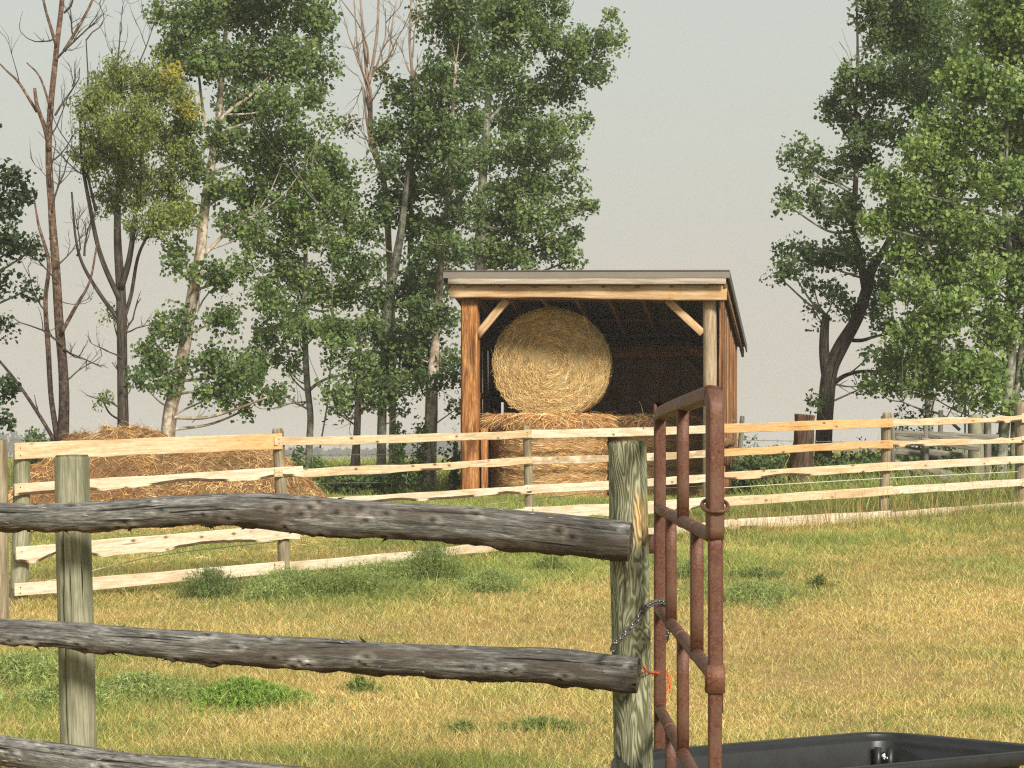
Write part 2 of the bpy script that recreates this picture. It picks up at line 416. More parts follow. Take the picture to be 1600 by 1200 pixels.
xs = np.unique(np.concatenate([np.linspace(-12, 12, 161), np.sign(np.linspace(-1, 1, 41)) * (12 + (np.abs(np.linspace(-1, 1, 41)) ** 3) * 1200)]))
ys = np.unique(np.concatenate([np.linspace(-20, 5, 14), np.linspace(5, 34, 200), 34 + (np.linspace(0, 1, 50) ** 2.5) * 1180]))
XX, YY = np.meshgrid(xs, ys); ZZ = gz(XX, YY)
ny, nx = XX.shape; V = np.stack([XX.ravel(), YY.ravel(), ZZ.ravel()], 1)
i = np.arange(ny - 1)[:, None]; j = np.arange(nx - 1)[None]
Fg = np.stack(np.broadcast_arrays(i * nx + j, i * nx + j + 1, (i + 1) * nx + j + 1, (i + 1) * nx + j), -1).reshape(-1, 4)
gm = green(V[:, 0], V[:, 1])[:, None]
Cg = (1 - gm) * np.array([.46, .34, .15]) + gm * np.array([.24, .26, .08])
Mg, t_, b_ = newmat('dry_turf')
at_ = nd(t_, 'ShaderNodeAttribute', attribute_name='Col'); tc_ = nd(t_, 'ShaderNodeTexCoord')
n1_ = noise(t_, tc_.outputs['Object'], 3., 6, .7); n2_ = noise(t_, tc_.outputs['Object'], 45., 5, .7)
c_ = mixc(t_, 1., at_.outputs['Color'], ramp(t_, n1_, [(.3, (.9, .88, .84)), (.7, (1.15, 1.12, 1.05))]), 'MULTIPLY')
c_ = mixc(t_, 1., c_, ramp(t_, n2_, [(.3, .5), (.7, 1.35)]), 'MULTIPLY')
t_.links.new(c_, b_.inputs['Base Color']); b_.inputs['Roughness'].default_value = .95; b_.inputs['Specular IOR Level'].default_value = .05
bump(t_, b_, n2_, .8, .03)
ground = MB().add(V, Fg, None, None, Cg).build('ground', Mg, loc=(0, 0, 0)); tag(ground, kind='structure')

# ------------------------------------------------------------------ board fence geometry (needed by the grass)
FP = [  # px, depth, five rail heights (px rows), top row, bottom row, width
    (30, 15.55, (706, 766, 816, 868, 922), 695, 955, .150),
    (432, 17.1, (690, 740, 787, 833, 887), 670, 905, .118),
    (823, 19.8, (678, 720, 765, 803, 848), 665, 875, .105),
    (1118, 22.2, (670, 708, 746, 785, 821), 655, 840, .12),
    (1388, 23.3, (661, 694, 729, 767, 806), 645, 820, .125),
    (1598, 24.9, (654, 687, 718, 754, 789), 628, 800, .165),
    (1790, 26.2, (647, 680, 711, 745, 779), 628, 792, .13),
]
FXY = np.array([[(p[0] - HX) / F * p[1], p[1]] for p in FP])
def fenceY(X): return np.interp(X, FXY[:, 0], FXY[:, 1])

# ------------------------------------------------------------------ grass
def grass_field(n, y0, y1, wfun, hfun, seed, extra=1.25, dens_pow=0.):
    r = np.random.default_rng(seed)
    Y = y0 + (y1 - y0) * r.random(n) if dens_pow == 0 else (y0 ** (1 + dens_pow) + (y1 ** (1 + dens_pow) - y0 ** (1 + dens_pow)) * r.random(n)) ** (1 / (1 + dens_pow))
    X = (r.random(n) * 2 - 1) * (800 / F * extra) * Y
    g = green(X, Y); keep = np.ones(n, bool)
    # no grass inside the shed or under the hay pile core
    keep &= ~((X > -.7) & (X < 3.2) & (Y > 26.9) & (Y < 30.6))
    X, Y, g = X[keep], Y[keep], g[keep]; n = len(X)
    P = np.stack([X, Y, 0 * X], 1); patch = fbm(P * 1.6, 77, 3)
    bare = fbm(P * np.array([1.1, .8, 1]) + 40, 91, 3)
    k2 = r.random(n) > np.clip((bare - .25) * 2.5, 0, .45) * (g < .5)
    X, Y, g, patch, P = X[k2], Y[k2], g[k2], patch[k2], P[k2]; n = len(X)
    h = hfun(X, Y, g, r) * (.75 + .5 * r.random(n)) * (1 + .35 * patch)
    wd = wfun(Y) * (.7 + .6 * r.random(n))
    B = np.stack([X, Y, gz(X, Y) - .01], 1)
    ang = r.random(n) * 2 * math.pi; lean = r.random(n) * .85
    D = unit(np.stack([np.cos(ang) * lean, np.sin(ang) * lean, np.ones(n)], 1))
    U = np.stack([np.cos(ang), np.sin(ang), -.5 * np.ones(n)], 1)
    isg = r.random(n) < np.clip(g * 1.15 - .05, 0, .97)
    dry = np.array([[.80, .62, .24], [.66, .48, .17], [.90, .78, .40], [.46, .32, .12], [.66, .58, .18], [.76, .54, .22]])
    grn = np.array([[.28, .33, .09], [.20, .26, .07], [.40, .45, .12], [.50, .52, .16]])
    C = dry[r.integers(0, len(dry), n)]; C[isg] = grn[r.integers(0, len(grn), isg.sum())]
    C = C * (.55 + .8 * r.random(n))[:, None] * (1 + .25 * fbm(P * .5, 12, 2))[:, None]
    mb = MB(); strips(mb, B, D, U, h, wd, .1 + .35 * r.random(n), C, 2, .2)
    return mb

hs = lambda X, Y, g, r: (.040 + .05 * g + .03 * np.clip((Y - 18) / 4, 0, 1.6) + .05 * (np.abs(Y - fenceY(X)) < .45) + (r.random(len(X)) > .995) * .10)
mb = grass_field(920000, 7.6, 27.2, lambda Y: .0034 + .00022 * (Y - 8), hs, 3, 1.6)
tag(mb.build('dry_lawn_grass', M_grass, loc=(0, 0, 0), smooth=False), 'short dry yellow grass with greener spots across the yard', 'grass', kind='stuff')
def ht(X, Y, g, r):
    q = np.maximum(np.clip((Y - 29) / 2, 0, 1), np.clip((X - 3.3) / .6, 0, 1) * np.clip((Y - fenceY(X)) / .3, 0, 1))
    return .06 + q * (.20 + .26 * np.clip((X - 3) / 2, 0, 1) + .08 * np.clip((Y - 27) / 6, 0, 1)) + q * (r.random(len(X)) > .97) * .22
mb = grass_field(150000, 24.5, 60, lambda Y: .010 + .0006 * (Y - 24), ht, 4, 1.6)
tag(mb.build('tall_meadow_grass', M_grass, loc=(0, 0, 0), smooth=False), 'taller green meadow grass growing behind the board fence', 'grass', kind='stuff')

# dead stalks standing in the lawn and along the board fence
r = np.random.default_rng(12); n = 900
X = np.concatenate([(r.random(300) * 2 - 1) * 5, r.uniform(2.6, 7.2, 600)])
Y = np.concatenate([r.uniform(8.2, 20, 300), fenceY(X[300:]) + r.normal(0, .35, 600) - .1])
X[:300] *= Y[:300] / 20
hh = np.concatenate([r.uniform(.08, .24, 300), r.uniform(.18, .5, 600)])
B = np.stack([X, Y, gz(X, Y)], 1); D = unit(np.stack([r.normal(0, .18, n), r.normal(0, .18, n), np.ones(n)], 1))
C = np.array([.50, .38, .16]) * r.uniform(.6, 1.2, (n, 1))
mb = MB(); strips(mb, B, D, unit(r.normal(size=(n, 3))), hh, .004 + .0002 * Y, .12, C, 3, .4)
tag(mb.build('dry_grass_stalks', M_grass, loc=(0, 0, 0), smooth=False), 'thin dead seed stalks standing out of the yard grass', 'grass', kind='stuff')

# ------------------------------------------------------------------ weeds (each clump a plant)
def weed(px, py, rx, ry, h, n, col, seed, label, group='leafy weed clumps in the yard'):
    c = gp(px, py); r = np.random.default_rng(seed)
    a_ = r.random(n) * 2 * math.pi; q = np.abs(r.normal(0, .62, n)); q = np.minimum(q, 1.9) * (1 + .35 * np.sin(a_ * 3 + seed)); X = c[0] + rx * q * np.cos(a_) * 1.1; Y = c[1] + ry * q * np.sin(a_) * 1.1
    nzv = fbm(np.stack([X * 3, Y * 3, 0 * X], 1), seed, 2)
    hh = h * np.clip(1 - .45 * q, .25, 1) * (.7 + .5 * r.random(n)) * (1 + .5 * nzv)
    B = np.stack([X, Y, gz(X, Y)], 1); D = unit(np.stack([np.cos(a_) * q * .5 + r.normal(0, .2, n), np.sin(a_) * q * .5 + r.normal(0, .2, n), np.ones(n)], 1))
    C = np.array(col) * r.uniform(.6, 1.35, (n, 1)); mb = MB()
    strips(mb, B, D, unit(r.normal(size=(n, 3))), hh, .004, .15, C * .9, 2, .5)
    k = 9; t = r.uniform(.25, 1.05, (n, k)); BB = (B[:, None] + D[:, None] * (hh[:, None] * t)[..., None]).reshape(-1, 3)
    DD = unit(r.normal(size=(n * k, 3)) + np.array([0, 0, .35]))
    CC = np.repeat(C, k, 0) * r.uniform(.75, 1.3, (n * k, 1)); ll = r.uniform(.014, .032, n * k)
    strips(mb, BB, DD, unit(r.normal(size=(n * k, 3))), ll, ll * .3, .3, CC, 1, .3)
    return tag(mb.build('weed_clump', M_grass, loc=c, smooth=False), label, 'weed', group)
W1 = (.25, .31, .10); W2 = (.33, .40, .14); W3 = (.26, .39, .085)
weed(330, 932, .26, .25, .30, 520, (.18, .235, .085), 1, 'dark green weed clump left of the long weed patch, by the bottom board')
weed(520, 928, .62, .35, .24, 1500, W1, 2, 'long low blue-green weed patch just right of the second board fence post')
weed(430, 935, .3, .25, .17, 450, W2, 22, 'thin pale weed patch at the foot of the second board fence post')
weed(450, 920, .5, .4, .20, 700, W2, 23, 'soft green weed patch between the dark clump and the long weed patch')
weed(600, 905, .5, .4, .18, 700, W2, 24, 'pale weed patch joining the long weed patch to the tall dark one')
weed(100, 1105, .35, .3, .13, 600, W2, 25, 'loose green weeds behind the foot of the left log fence post')
weed(675, 908, .34, .3, .32, 900, W1, 3, 'tall dense dark weed patch under the sagging end of the top log')
weed(765, 925, .28, .3, .22, 600, W2, 4, 'bright weed patch just right of the tall dark one')
weed(862, 895, .2, .2, .17, 380, W1, 5, 'small dark weed tuft under the right end of the top log')
weed(1170, 935, .4, .5, .14, 900, W2, 6, 'soft low green weed patch right of the rusty gate')
weed(1185, 905, .3, .3, .14, 400, W1, 61, 'dark low weed patch behind the soft green one by the gate')
weed(380, 1098, .24, .2, .13, 900, W3, 7, 'bright green weed mat under the middle log')
weed(25, 1065, .28, .35, .18, 800, W2, 8, 'pale green weed clump at the left edge between the two upper logs')
weed(215, 1085, .32, .3, .15, 700, W2, 9, 'loose grey-green weeds just right of the left log fence post')
weed(850, 1136, .17, .1, .08, 260, W1, 10, 'small low weed mat left of the gate post near the bottom')
weed(723, 1138, .05, .05, .06, 60, W1, 11, 'tiny dark weed tuft in dry grass left of the gate post')
weed(562, 1078, .07, .07, .08, 80, W1, 13, 'tiny green weed tuft just under the middle log')
weed(1278, 918, .1, .1, .12, 80, (.15, .2, .06), 14, 'single dark leafy weed in the lawn right of the gate')
weed(1085, 905, .25, .35, .16, 350, W1, 15, 'weed patch seen between the bars of the rusty gate')

# ------------------------------------------------------------------ trees
def leaves(mb, Cn, spread, count, size, cols, r, shape=.82, droop=0.):
    """leaf quads around cluster centres"""
    N = len(Cn); idx = np.repeat(np.arange(N), count); n = len(idx)
    off = np.clip(r.normal(size=(n, 3)), -1.5, 1.5) * spread * r.uniform(.55, 1.35, (N, 1))[idx]
    P = Cn[idx] + off
    nr = unit(r.normal(size=(n, 3)) + np.array([.1, -.5, .35])); ax = unit(np.cross(nr, r.normal(size=(n, 3))) + np.array([0, 0, -droop]))
    sd_ = unit(np.cross(nr, ax)); s_ = size * r.uniform(.5, 1.3, n)[:, None]
    b0 = P - ax * s_ * .5; tip = P + ax * s_ * .5
    l_ = P - sd_ * s_ * .5 * shape - ax * s_ * .1 + nr * s_ * .08; r_ = P + sd_ * s_ * .5 * shape - ax * s_ * .1 + nr * s_ * .08
    V = np.stack([b0, r_, tip, l_], 1).reshape(-1, 3)
    base = cols[0] + (cols[1] - cols[0]) * np.clip(r.normal(.5, .3, (N, 1)), 0, 1)
    C = base[idx] * r.uniform(.7, 1.35, (n, 1))
    mb.add(V, np.arange(n * 4).reshape(-1, 4), None, None, np.repeat(C, 4, 0))

def barebranch(mb, p, d, L, rad, lvl, r, up=.25):
    n = 5; P = [p]; q = p.copy(); dd = d.copy()
    for k in range(n):
        dd = nrm(dd + r.normal(0, .16, 3) + np.array([0, 0, up * .3])); q = q + dd * L / n; P.append(q)
    tube(mb, P, np.linspace(rad, rad * .35, n + 1), seg=5 if rad > .012 else 3, cap=False)
    if lvl > 0:
        for k in range(int(r.integers(3, 6))):
            i = int(r.integers(1, n + 1)); s_ = nrm(P[i] - P[i - 1])
            dn = nrm(s_ * .9 + r.normal(0, .55, 3) * np.array([1, .7, .8]) + np.array([0, 0, up]))
            barebranch(mb, P[i], dn, L * r.uniform(.35, .6), rad * .5, lvl - 1, r, up)
    return P

def build_tree(name, label, D, trunks, blobs, cols, bark, seed, dens=42, lsize=.080, lcount=34, spread=.105, group='trees behind the yard',
               cat='tree', bares=(), droop=0., shape=.82, twigmat=None, stray=0):
    r = np.random.default_rng(seed); k = D / F
    base = pw(trunks[0][0][0], trunks[0][0][1], D); base[2] = float(gz(base[0], base[1])) - .05
    root = thing(name, label, cat, base, group)
    tm = MB(); skel = []
    for ti, tr in enumerate(trunks):
        P = []; off = 0.
        for qi, p in enumerate(tr):
            off += r.normal(0, .05) if qi else 0.
            q = pw(p[0], p[1], D + off); P.append(q)
        if ti == 0:
            P[0] = P[0].copy(); P[0][2] = min(P[0][2], base[2])
        if len(tr[0]) > 2: R = [p[2] * k / 2 for p in tr]
        Ps, Rs = resample(P, R, max(8, int(len(P) * 6)))
        if ti == 0:
            hgt = Ps[:, 2] - Ps[0, 2]; Rs = Rs * (1 + .35 * np.exp(-hgt / .25))
        tube(tm, Ps, Rs, seg=14 if R[0] > .05 else 8, amp=.07 * max(R) if R[0] > .03 else 0, nsc=9, seed=seed + ti)
        if ti == 0 or True: skel.append(np.stack([*Ps.T, Rs], 1))
    trunkpts = np.concatenate(skel)
    bm = MB(); allpts = [trunkpts[trunkpts[:, 2] > base[2] + .8]]; cent = []
    if not len(allpts[0]): allpts = [trunkpts]
    for (bx, by, rx, ry, *dz) in blobs:
        off = dz[0] if dz else r.normal(0, .45)
        c = pw(bx, by, D + off); sp_ = allpts[0]
        dd = np.linalg.norm(sp_[:, :3] - c, axis=1) + 1.6 * np.clip(sp_[:, 2] - (c[2] - .3), 0, None)
        s_ = sp_[np.argmin(dd)]; a0 = s_[:3]; L = np.linalg.norm(c - a0)
        m1 = a0 + (c - a0) * .45 + np.array([0, 0, -.05 * L]) + r.normal(0, .05 * L, 3)
        e_ = c + (c - a0) * (.35 * min(rx, ry) * k / max(L, .2))
        rb = max(.012, min(s_[3] * .55, .010 + .014 * L))
        Pb, Rb = resample([a0, m1, c, e_], [rb, rb * .75, rb * .45, rb * .2], 12)
        tube(bm, Pb, Rb, seg=6, cap=False)
        bp = np.stack([*Pb.T, Rb], 1)[3:]
        RX, RY = rx * k, ry * k; RD = min(1.5, .5 * (RX + RY) + .15)
        nc = max(3, int(1.35 * dens * math.pi * RX * RY * r.uniform(.85, 1.15)))
        v = unit(r.normal(size=(nc, 3))); q = r.random(nc) ** .42
        cc = c + v * q[:, None] * np.array([RX, RD, RY])
        cent.append(cc)
        pool = np.concatenate([bp, sp_[np.abs(sp_[:, 2] - c[2]) < RY + .4]]) if len(sp_) else bp
        for z in cc:
            d2 = np.linalg.norm(pool[:, :3] - z, axis=1) + .6 * np.clip(pool[:, 2] - z[2], 0, None)
            s2 = pool[np.argmin(d2)][:3]; mid = (s2 + z) / 2 + r.normal(0, .05, 3)
            tube(bm, [s2, mid, z + (z - mid) * .25], [.0075, .005, .003], seg=3, cap=False)
    for (b0, b1, wpx, lv) in bares:
        p = pw(*b0, D); e_ = pw(*b1, D + r.normal(0, .3)); L = np.linalg.norm(e_ - p)
        barebranch(bm, p, nrm(e_ - p), L, wpx * k / 2, lv, r)
    if name == 'dead_tree':      # grey-black furrowed bark low down, reddish peeling bark higher up
        for q in range(len(tm.V)):
            f_ = np.clip((tm.V[q][:, 2] - base[2] - 2.2) / 2.0 + .3 * vnoise(tm.V[q] * 3, 4), 0, 1)[:, None]
            tm.C[q] = np.array([.42, .46, .50]) * (1 - f_) + tm.C[q] * f_
    tm.build('trunk', bark, root)
    if bm.n: bm.build('branches', twigmat or bark, root)
    if cent:
        cn = np.concatenate(cent); lm = MB()
        leaves(lm, cn, spread, lcount, lsize, [np.array(cols[0]), np.array(cols[1])], r, shape, droop)
        # thinner halo of single leaves
        leaves(lm, cn, spread * 1.15, max(2, lcount // 12), lsize, [np.array(cols[0]), np.array(cols[1])], r, shape, droop)
        if len(cols) > 2:
            for (bx, by, rr_) in cols[3]:
                c2 = pw(bx, by, D - .5); nn = 9
                leaves(lm, c2 + r.normal(size=(nn, 3)) * rr_ * k * .6, spread, lcount, lsize, [np.array(cols[2]) * .8, np.array(cols[2])], r, shape, droop)
        lm.build('crown', M_leaf, root, smooth=False)
    return root

DK = ((.080, .135, .052), (.19, .265, .090))
MD = ((.100, .165, .058), (.24, .325, .105))
BR = ((.14, .225, .068), (.33, .44, .13))
DDK = ((.03, .055, .022), (.07, .105, .036))

# 1 bare dead tree at the left
build_tree('dead_tree', 'tall leafless dead tree with reddish bark at the left, rising left of the hay heap', 29.5,
    [[(92, 705, 22), (100, 640, 17), (98, 570, 15), (92, 500, 14), (86, 400, 13), (80, 320, 11), (76, 230, 10), (80, 160, 9), (88, 80, 8), (97, 0, 7), (104, -90, 5)],
     [(90, 688, 10), (80, 620, 8), (75, 540, 8), (71, 470, 7), (76, 410, 6), (60, 350, 4), (52, 300, 2)],
     [(86, 690, 7), (62, 650, 6), (30, 602, 5), (0, 565, 4), (-30, 535, 3)],
     [(77, 235, 7), (70, 200, 7), (58, 165, 6), (54, 138, 5)], [(58, 175, 5), (30, 130, 4), (12, 112, 3), (-5, 95, 2)],
     [(88, 70, 6), (80, 45, 5), (70, 10, 4), (60, -40, 3)], [(100, 80, 6), (118, 50, 5), (140, 10, 4), (160, -40, 3)],
     [(96, 520, 7), (118, 480, 6), (140, 440, 4), (152, 380, 3)], [(78, 165, 4), (62, 120, 3), (42, 98, 2)]],
    [], DK, M_barkred, 11, bares=[((98, 540), (20, 485), 4, 1), ((100, 545), (150, 590), 4, 2), ((62, 650), (55, 610), 3, 0), ((74, 490), (40, 420), 3, 1),
     ((82, 330), (120, 240), 4, 2), ((86, 180), (140, 120), 4, 2), ((90, 90), (150, 30), 4, 2), ((100, 20), (150, -40), 4, 2), ((84, 250), (130, 200), 3, 2),
     ((86, 60), (40, 90), 3, 1), ((30, 130), (10, 60), 2, 1), ((98, 600), (160, 560), 3, 2), ((80, 290), (40, 220), 3, 2), ((84, 420), (130, 380), 3, 2), ((90, 440), (50, 380), 3, 2),
     ((115, 60), (100, 0), 3, 2), ((76, 220), (120, 160), 3, 2), ((92, 470), (140, 500), 2, 2)], twigmat=M_barkdark)
# 2 yellow-green tree
build_tree('box_elder_tree', 'yellow-green bushy tree with a forked dark trunk, a yellow patch on its right side', 30.5,
    [[(192, 700, 19), (192, 640, 17), (191, 560, 16), (190, 500, 16), (188, 440, 15), (184, 380, 12), (184, 320, 10), (188, 250, 7), (190, 180, 5)],
     [(188, 470, 9), (165, 420, 8), (152, 380, 7), (140, 320, 6), (128, 250, 5), (125, 180, 3)],
     [(189, 450, 11), (203, 400, 9), (212, 330, 7), (220, 260, 5), (228, 200, 4)],
     [(193, 500, 7), (205, 460, 6), (216, 400, 5), (235, 360, 4)], [(185, 500, 7), (150, 450, 6), (128, 410, 5), (118, 370, 4), (112, 300, 3)]],
    [(190, 130, 45, 36), (240, 135, 42, 38), (280, 165, 30, 35), (150, 170, 32, 40), (205, 190, 50, 40), (150, 230, 38, 34), (255, 215, 42, 34),
     (195, 245, 45, 38), (135, 255, 22, 22), (215, 295, 42, 36), (265, 290, 34, 34), (180, 305, 30, 28), (250, 345, 34, 26), (290, 340, 20, 22), (215, 350, 26, 16),
     (170, 490, 8, 9), (160, 625, 9, 8), (280, 240, 22, 30)],
    ((.15, .195, .05), (.33, .37, .10), (.52, .47, .10), [(272, 115, 9), (291, 168, 8)]), M_barkdark, 21, dens=62, lsize=.08, shape=.45, droop=.8,
    bares=[((190, 540), (148, 490), 3, 0), ((190, 560), (150, 525), 3, 1), ((196, 520), (225, 470), 4, 1), ((192, 590), (170, 570), 3, 1), ((190, 640), (140, 605), 3, 1),
           ((196, 520), (240, 500), 3, 1), ((196, 620), (225, 590), 2, 1), ((132, 400), (122, 330), 4, 2), ((120, 400), (150, 340), 3, 2), ((150, 330), (120, 60), 5, 2), ((190, 150), (195, 20), 4, 2), ((205, 150), (232, 20), 3, 2)])
# 3 leaning pale trunk
build_tree('leaning_pale_tree', 'tall leaning tree with a peeling cream trunk rising from the hay heap', 31,
    [[(256, 700, 24), (265, 650, 22), (278, 600, 20), (290, 530, 19), (303, 450, 18), (314, 390, 16), (318, 340, 15), (328, 270, 13), (340, 200, 12), (345, 140, 9), (352, 60, 7), (356, -60, 4)],
     [(332, 240, 7), (320, 190, 5), (312, 130, 4), (306, 60, 3)], [(318, 400, 6), (345, 372, 5), (370, 352, 4), (396, 338, 3)],
     [(342, 190, 7), (362, 170, 6), (390, 150, 5), (430, 110, 3)]],
    [(280, 30, 45, 36), (340, 25, 48, 40), (400, 20, 45, 40), (460, 20, 45, 38), (505, 35, 30, 34), (270, 85, 30, 26), (330, 95, 45, 36), (395, 95, 48, 40),
     (455, 95, 42, 40), (500, 100, 28, 30), (375, 160, 44, 36), (440, 165, 44, 32), (490, 150, 24, 22), (350, 225, 30, 30), (400, 235, 42, 36), (455, 220, 40, 24), (510, 195, 18, 9),
     (300, 250, 22, 30), (290, 190, 22, 20), (345, 290, 30, 22), (385, 300, 36, 30), (420, 275, 20, 26), (360, 350, 26, 20), (282, 330, 24, 24), (270, 400, 22, 22), (300, 420, 16, 14),
     (395, 360, 20, 26), (340, 430, 24, 24), (375, 420, 24, 20),
     (270, 510, 34, 24), (240, 560, 28, 26), (222, 600, 16, 14), (265, 590, 30, 24), (330, 560, 34, 30), (370, 590, 38, 34), (335, 620, 30, 24), (400, 570, 30, 32), (350, 500, 28, 24), (420, 620, 18, 14), (385, 640, 14, 12),
     (440, -60, 60, 50), (340, -60, 60, 50)],
    MD, M_barkbirch, 31, dens=50, bares=[((300, 660), (330, 650), 2, 1), ((300, 500), (350, 430), 4, 2)])
# 4 mid bright tree
build_tree('aspen_tree', 'bright slender aspen with a thin grey trunk, first to the left of the twin trunks', 31.5,
    [[(481, 770, 11), (483, 700, 11), (485, 650, 10), (480, 600, 10), (477, 540, 9), (476, 460, 8), (478, 380, 6), (482, 300, 5), (490, 240, 3)],
     [(481, 612, 6), (495, 600, 5), (515, 590, 4), (540, 585, 3)]],
    [(500, 245, 40, 24), (455, 275, 40, 28), (530, 275, 34, 28), (495, 300, 48, 30), (440, 330, 36, 30), (540, 330, 32, 34), (480, 360, 46, 34), (420, 390, 28, 26), (530, 395, 36, 34),
     (460, 420, 40, 30), (500, 450, 44, 30), (410, 450, 24, 24), (440, 480, 34, 26), (540, 460, 26, 26), (420, 520, 28, 22), (470, 520, 34, 22), (510, 510, 26, 20), (425, 560, 22, 18), (452, 575, 18, 14), (435, 610, 18, 14)],
    ((.11, .18, .055), (.25, .335, .10)), M_barkpop, 41, dens=46, bares=[((478, 628), (445, 655), 3, 1), ((478, 628), (415, 650), 3, 1), ((476, 610), (425, 590), 3, 1), ((500, 700), (498, 300), 3, 1)])
# 5 twin thin trunks
build_tree('twin_trunk_tree', 'small tree on two thin dark trunks close together, low crown over the fence', 30.5,
    [[(547, 775, 11), (553, 720, 10), (557, 670, 9), (558, 630, 8), (560, 580, 6), (562, 520, 4)], [(561, 775, 9), (559, 720, 8), (560, 670, 7), (563, 620, 5)]],
    [(545, 560, 34, 22), (585, 575, 34, 24), (560, 600, 38, 20), (525, 620, 26, 18), (575, 630, 30, 16), (520, 640, 20, 11), (610, 615, 22, 20), (530, 520, 30, 26), (570, 515, 30, 26)],
    MD, M_barkdark, 51, dens=44, bares=[((560, 640), (528, 665), 2, 1), ((560, 640), (590, 660), 2, 0)])
# 6
build_tree('poplar_tree', 'dark poplar with a straight grey-white lower trunk, right of the twin trunks', 32,
    [[(595, 775, 18), (596, 710, 15), (597, 650, 14), (600, 590, 14), (603, 520, 15), (606, 470, 16), (616, 420, 15), (627, 360, 12), (634, 300, 9), (640, 230, 6)],
     [(604, 480, 6), (585, 462, 5), (570, 455, 4), (560, 452, 3)]],
    [(625, 150, 30, 24), (660, 170, 40, 30), (610, 200, 30, 30), (650, 230, 42, 34), (600, 260, 26, 22), (640, 290, 40, 30), (600, 330, 32, 30), (575, 365, 24, 26), (650, 350, 28, 26), (575, 420, 22, 24),
     (660, 400, 28, 26), (590, 470, 28, 24), (640, 460, 32, 28), (655, 520, 34, 30), (610, 530, 32, 26), (645, 580, 32, 24), (612, 600, 26, 16), (590, 630, 22, 12), (630, 640, 16, 10)],
    DK, M_barkpop, 61, dens=44, bares=[((600, 480), (560, 430), 4, 2), ((612, 430), (650, 400), 4, 1)])
# 7 bare leader
build_tree('bare_poplar', 'slim dying poplar, its pale leafless top in the sky gap between two crowns', 33,
    [[(612, 765, 11), (614, 560, 10), (608, 400, 10), (602, 300, 10), (590, 250, 9), (580, 210, 8), (578, 150, 8), (574, 120, 6), (568, 60, 4), (562, -20, 3)],
     [(576, 130, 6), (584, 90, 5), (590, 40, 4), (592, -30, 3)], [(578, 170, 5), (572, 130, 4), (560, 90, 3), (556, 40, 2), (552, -20, 2)],
     [(588, 240, 4), (575, 200, 4), (566, 130, 3)], [(640, 400, 7), (645, 150, 5), (640, 60, 4), (645, -30, 2)]],
    [(650, 130, 20, 16), (668, 40, 16, 12), (655, 20, 12, 10), (540, 195, 7, 6), (600, 125, 9, 8)], ((.09, .12, .03), (.16, .17, .05)), M_barkdead, 71, dens=30,
    bares=[((578, 150), (540, 60), 4, 2), ((580, 120), (610, 20), 4, 2), ((576, 100), (570, -20), 4, 2), ((580, 200), (540, 100), 4, 2), ((586, 110), (640, 50), 4, 2), ((600, 110), (640, -10), 3, 2),
           ((645, 120), (610, 80), 3, 2), ((645, 120), (680, 50), 3, 2), ((645, 90), (635, -10), 3, 2), ((595, 260), (552, 190), 4, 1), ((560, 90), (530, 30), 3, 2), ((600, 290), (570, 230), 3, 2)])
# 8
build_tree('white_barked_poplar', 'poplar with a thick mottled white and black trunk, nearest on the left of the shed', 31,
    [[(670, 775, 24), (672, 700, 20), (674, 640, 20), (676, 590, 18), (680, 540, 14), (686, 460, 12), (692, 380, 10), (700, 300, 8), (706, 200, 6), (712, 100, 4)]],
    [(700, 40, 36, 36), (735, 70, 40, 40), (690, 110, 34, 34), (720, 140, 42, 34), (680, 180, 34, 30), (700, 220, 40, 34), (730, 260, 36, 30), (690, 290, 36, 30), (720, 330, 36, 30),
     (680, 350, 28, 28), (700, 390, 36, 28), (665, 440, 30, 28), (700, 440, 28, 22), (650, 490, 28, 26), (690, 500, 26, 26), (640, 545, 28, 26), (680, 560, 34, 26), (705, 590, 16, 20), (655, 595, 30, 18), (712, 640, 8, 7), (720, 0, 40, 36)],
    DK, M_barkbirch, 81, dens=46, bares=[((680, 600), (712, 640), 2, 1)])
# 9 big tree behind the shed
build_tree('tall_poplar', 'tall broad poplar behind the shed roof, its leafy boughs reaching right over open sky', 34,
    [[(742, 780, 22), (748, 600, 20), (750, 420, 18), (752, 320, 15), (758, 230, 13), (762, 170, 11), (768, 100, 8), (775, 20, 6), (780, -80, 4)],
     [(752, 310, 6), (790, 290, 5), (830, 270, 4), (870, 240, 3)], [(762, 190, 6), (800, 150, 5), (850, 120, 4), (890, 100, 3)]],
    [(780, 10, 50, 40), (840, 5, 48, 34), (800, 60, 50, 40), (850, 50, 34, 26), (890, 70, 26, 22), (915, 65, 26, 24), (945, 60, 22, 20), (966, 62, 12, 15), (955, 25, 10, 12), (940, 100, 18, 16), (905, 110, 30, 22), (870, 110, 26, 20),
     (790, 120, 40, 34), (850, 150, 34, 24), (893, 145, 24, 14), (935, 120, 14, 11), (800, 180, 44, 32), (850, 195, 32, 22), (895, 200, 20, 13), (918, 188, 12, 10), (780, 240, 44, 32), (830, 240, 38, 28), (878, 235, 24, 18), (900, 245, 14, 10),
     (800, 300, 48, 34), (850, 290, 34, 26), (890, 268, 18, 10), (770, 350, 40, 34), (825, 350, 42, 32), (875, 335, 30, 18), (912, 325, 20, 10), (928, 322, 9, 7), (760, 400, 40, 26), (815, 400, 44, 24), (870, 385, 32, 24), (900, 362, 20, 11), (896, 405, 14, 10), (905, 295, 12, 7), (740, 190, 34, 30), (745, 110, 30, 30), (800, -50, 70, 40)],
    MD, M_barkpop, 91, dens=46, lsize=.08)
